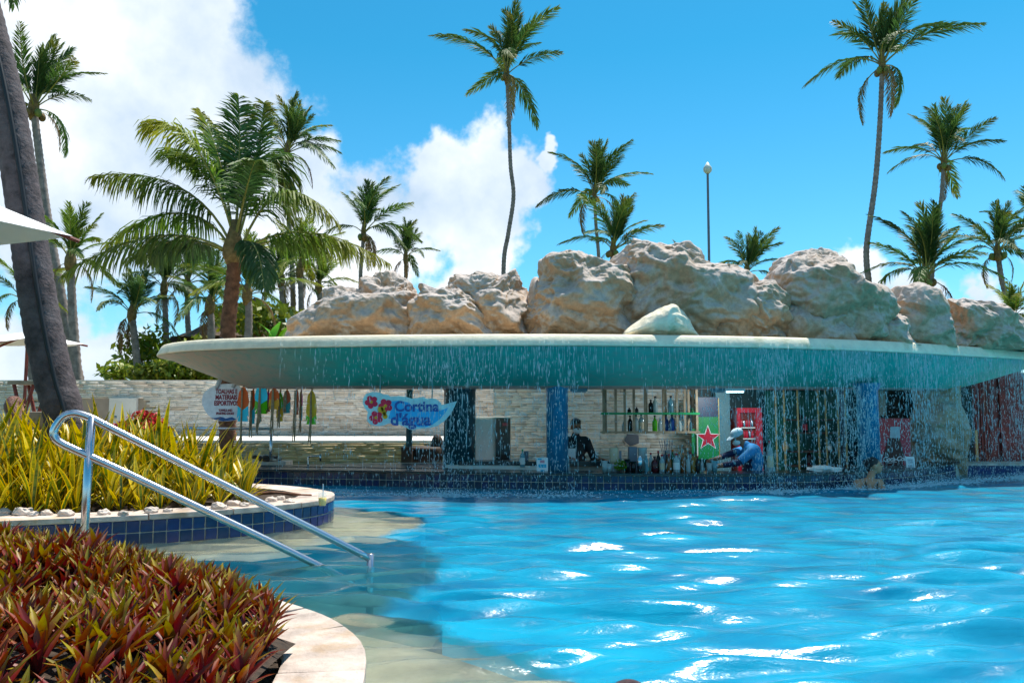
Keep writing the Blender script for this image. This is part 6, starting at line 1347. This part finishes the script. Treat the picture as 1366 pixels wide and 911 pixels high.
sub(hu, 'beam', MB().box((cx, Yh + 1.0, zb2 - .12), (hx1 - hx0 - .3, .2, .34)), M_dwood); sub(hu, 'wall', MB().box((cx + .5, Yh + 2.6, 1.7), (2.6, .2, 1.6)), M_beige)
Yl = 30; t_, b_ = at_y(944, 232, Yl), at_y(945, 350, Yl); lpz = empty('lamp_post', (b_.x, Yl, .9), 'thin grey lamp post with a small lantern above the largest boulder', 'lamp post'); sub(lpz, 'pole', MB().tube([(b_.x, Yl, .9), t_], [.06, .045], 8), M_grey); sub(lpz, 'lantern', MB().lathe([(.06, 0), (.16, .10), (.17, .22), (.10, .32), (.03, .45)], tuple(t_), 10), paint('lamp_white', (.6, .65, .6)), True)
Yw = 13.9; c = at_y(570, 620, Yw); ws = empty('wicker_chair', (c.x, Yw, .12), 'brown round backed wicker chair with a red cushion beside the teal column', 'chair'); s = 1 / ppm(Yw)
sub(ws, 'backrest', MB().ellipsoid(at_y(583, 600, Yw), (.12, .10, .28)), M_dwood, True); sub(ws, 'cushion', MB().ellipsoid(at_y(563, 604, Yw), (.20, .20, .10)), M_red, True); sub(ws, 'seat', MB().lathe([(.20, 0), (.26, .1), (.30, .30), (.27, .34)], (c.x - .03, Yw, .12), 16), M_dwood, True)
c = at_y(543, 620, 13.6); pb = empty('parasol_stand', (c.x, 13.6, .12), 'dark stand with a thick pole beside the wicker chair', 'stand'); sub(pb, 'base', MB().box((c.x, 13.6, .29), (.18, .18, .36)), M_dwood); sub(pb, 'pole', MB().tube([(c.x + .03, 13.6, .3), (c.x + .03, 13.6, 1.44)], .055, 10), M_tealcol)
Yc = 13.3; a, b = at_y(634, 616, Yc), at_y(681, 556, Yc); gc = empty('bar_cabinet', ((a.x + b.x) / 2, Yc, -.75), 'white bar cabinet with a dark glass front beside the teal column', 'cabinet'); xm = at_y(661, 600, Yc).x
sub(gc, 'carcass', MB().box(((a.x + b.x) / 2, Yc + .25, (b.z - .75) / 2), (b.x - a.x, .4, b.z + .75)), M_white); sub(gc, 'dark_front', MB().box(((xm + b.x) / 2, Yc + .03, (b.z - .75) / 2 - .01), (b.x - xm, .03, b.z + .72)), M_screen); sub(gc, 'white_front', MB().box(((a.x + xm) / 2 - .02, Yc + .035, (b.z - .75) / 2 - .01), (xm - a.x - .06, .03, b.z + .70)), M_paper); sub(gc, 'red_badge', MB().box((at_y(674, 565, Yc).x, Yc + .011, at_y(0, 566, Yc).z), (.09, .006, .05)), M_red)
c = at_y(702, 607, 12.3); boxthing('card_reader', (c.x, 12.35, .32), (.07, .06, .14), M_grey, 'small grey card reader standing on the back counter', 'card reader')
pc = at_y(843, 587, 14.2); tag(MB().plate([(pc.x + (x - 843) / ppm(14.2), pc.z - (y - 587) / ppm(14.2)) for x, y in ((833, 588), (838, 579), (852, 580), (852, 591), (841, 595))], 14.19, 14.26).build('wall_plaque', M_grey), 'grey five sided plaque fixed on the pale wall under the rack', 'plaque')
fl_ = at_y(312, 440, 13.2); fz = empty('floodlight', (fl_.x, 13.2, cz1 - .02), 'black twin floodlight on the canopy top beside the big palm', 'floodlight'); sub(fz, 'stand', MB().tube([(fl_.x, 13.2, cz1 - .02), (fl_.x, 13.2, cz1 + .12)], .018, 8), M_black)
for s in (-1, 1): sub(fz, 'lamp_head', MB().box((fl_.x + .12 * s, 13.15, cz1 + .14), (.2, .10, .05), rot=Matrix.Rotation(R(-28 * s), 3, 'Y')), M_black)
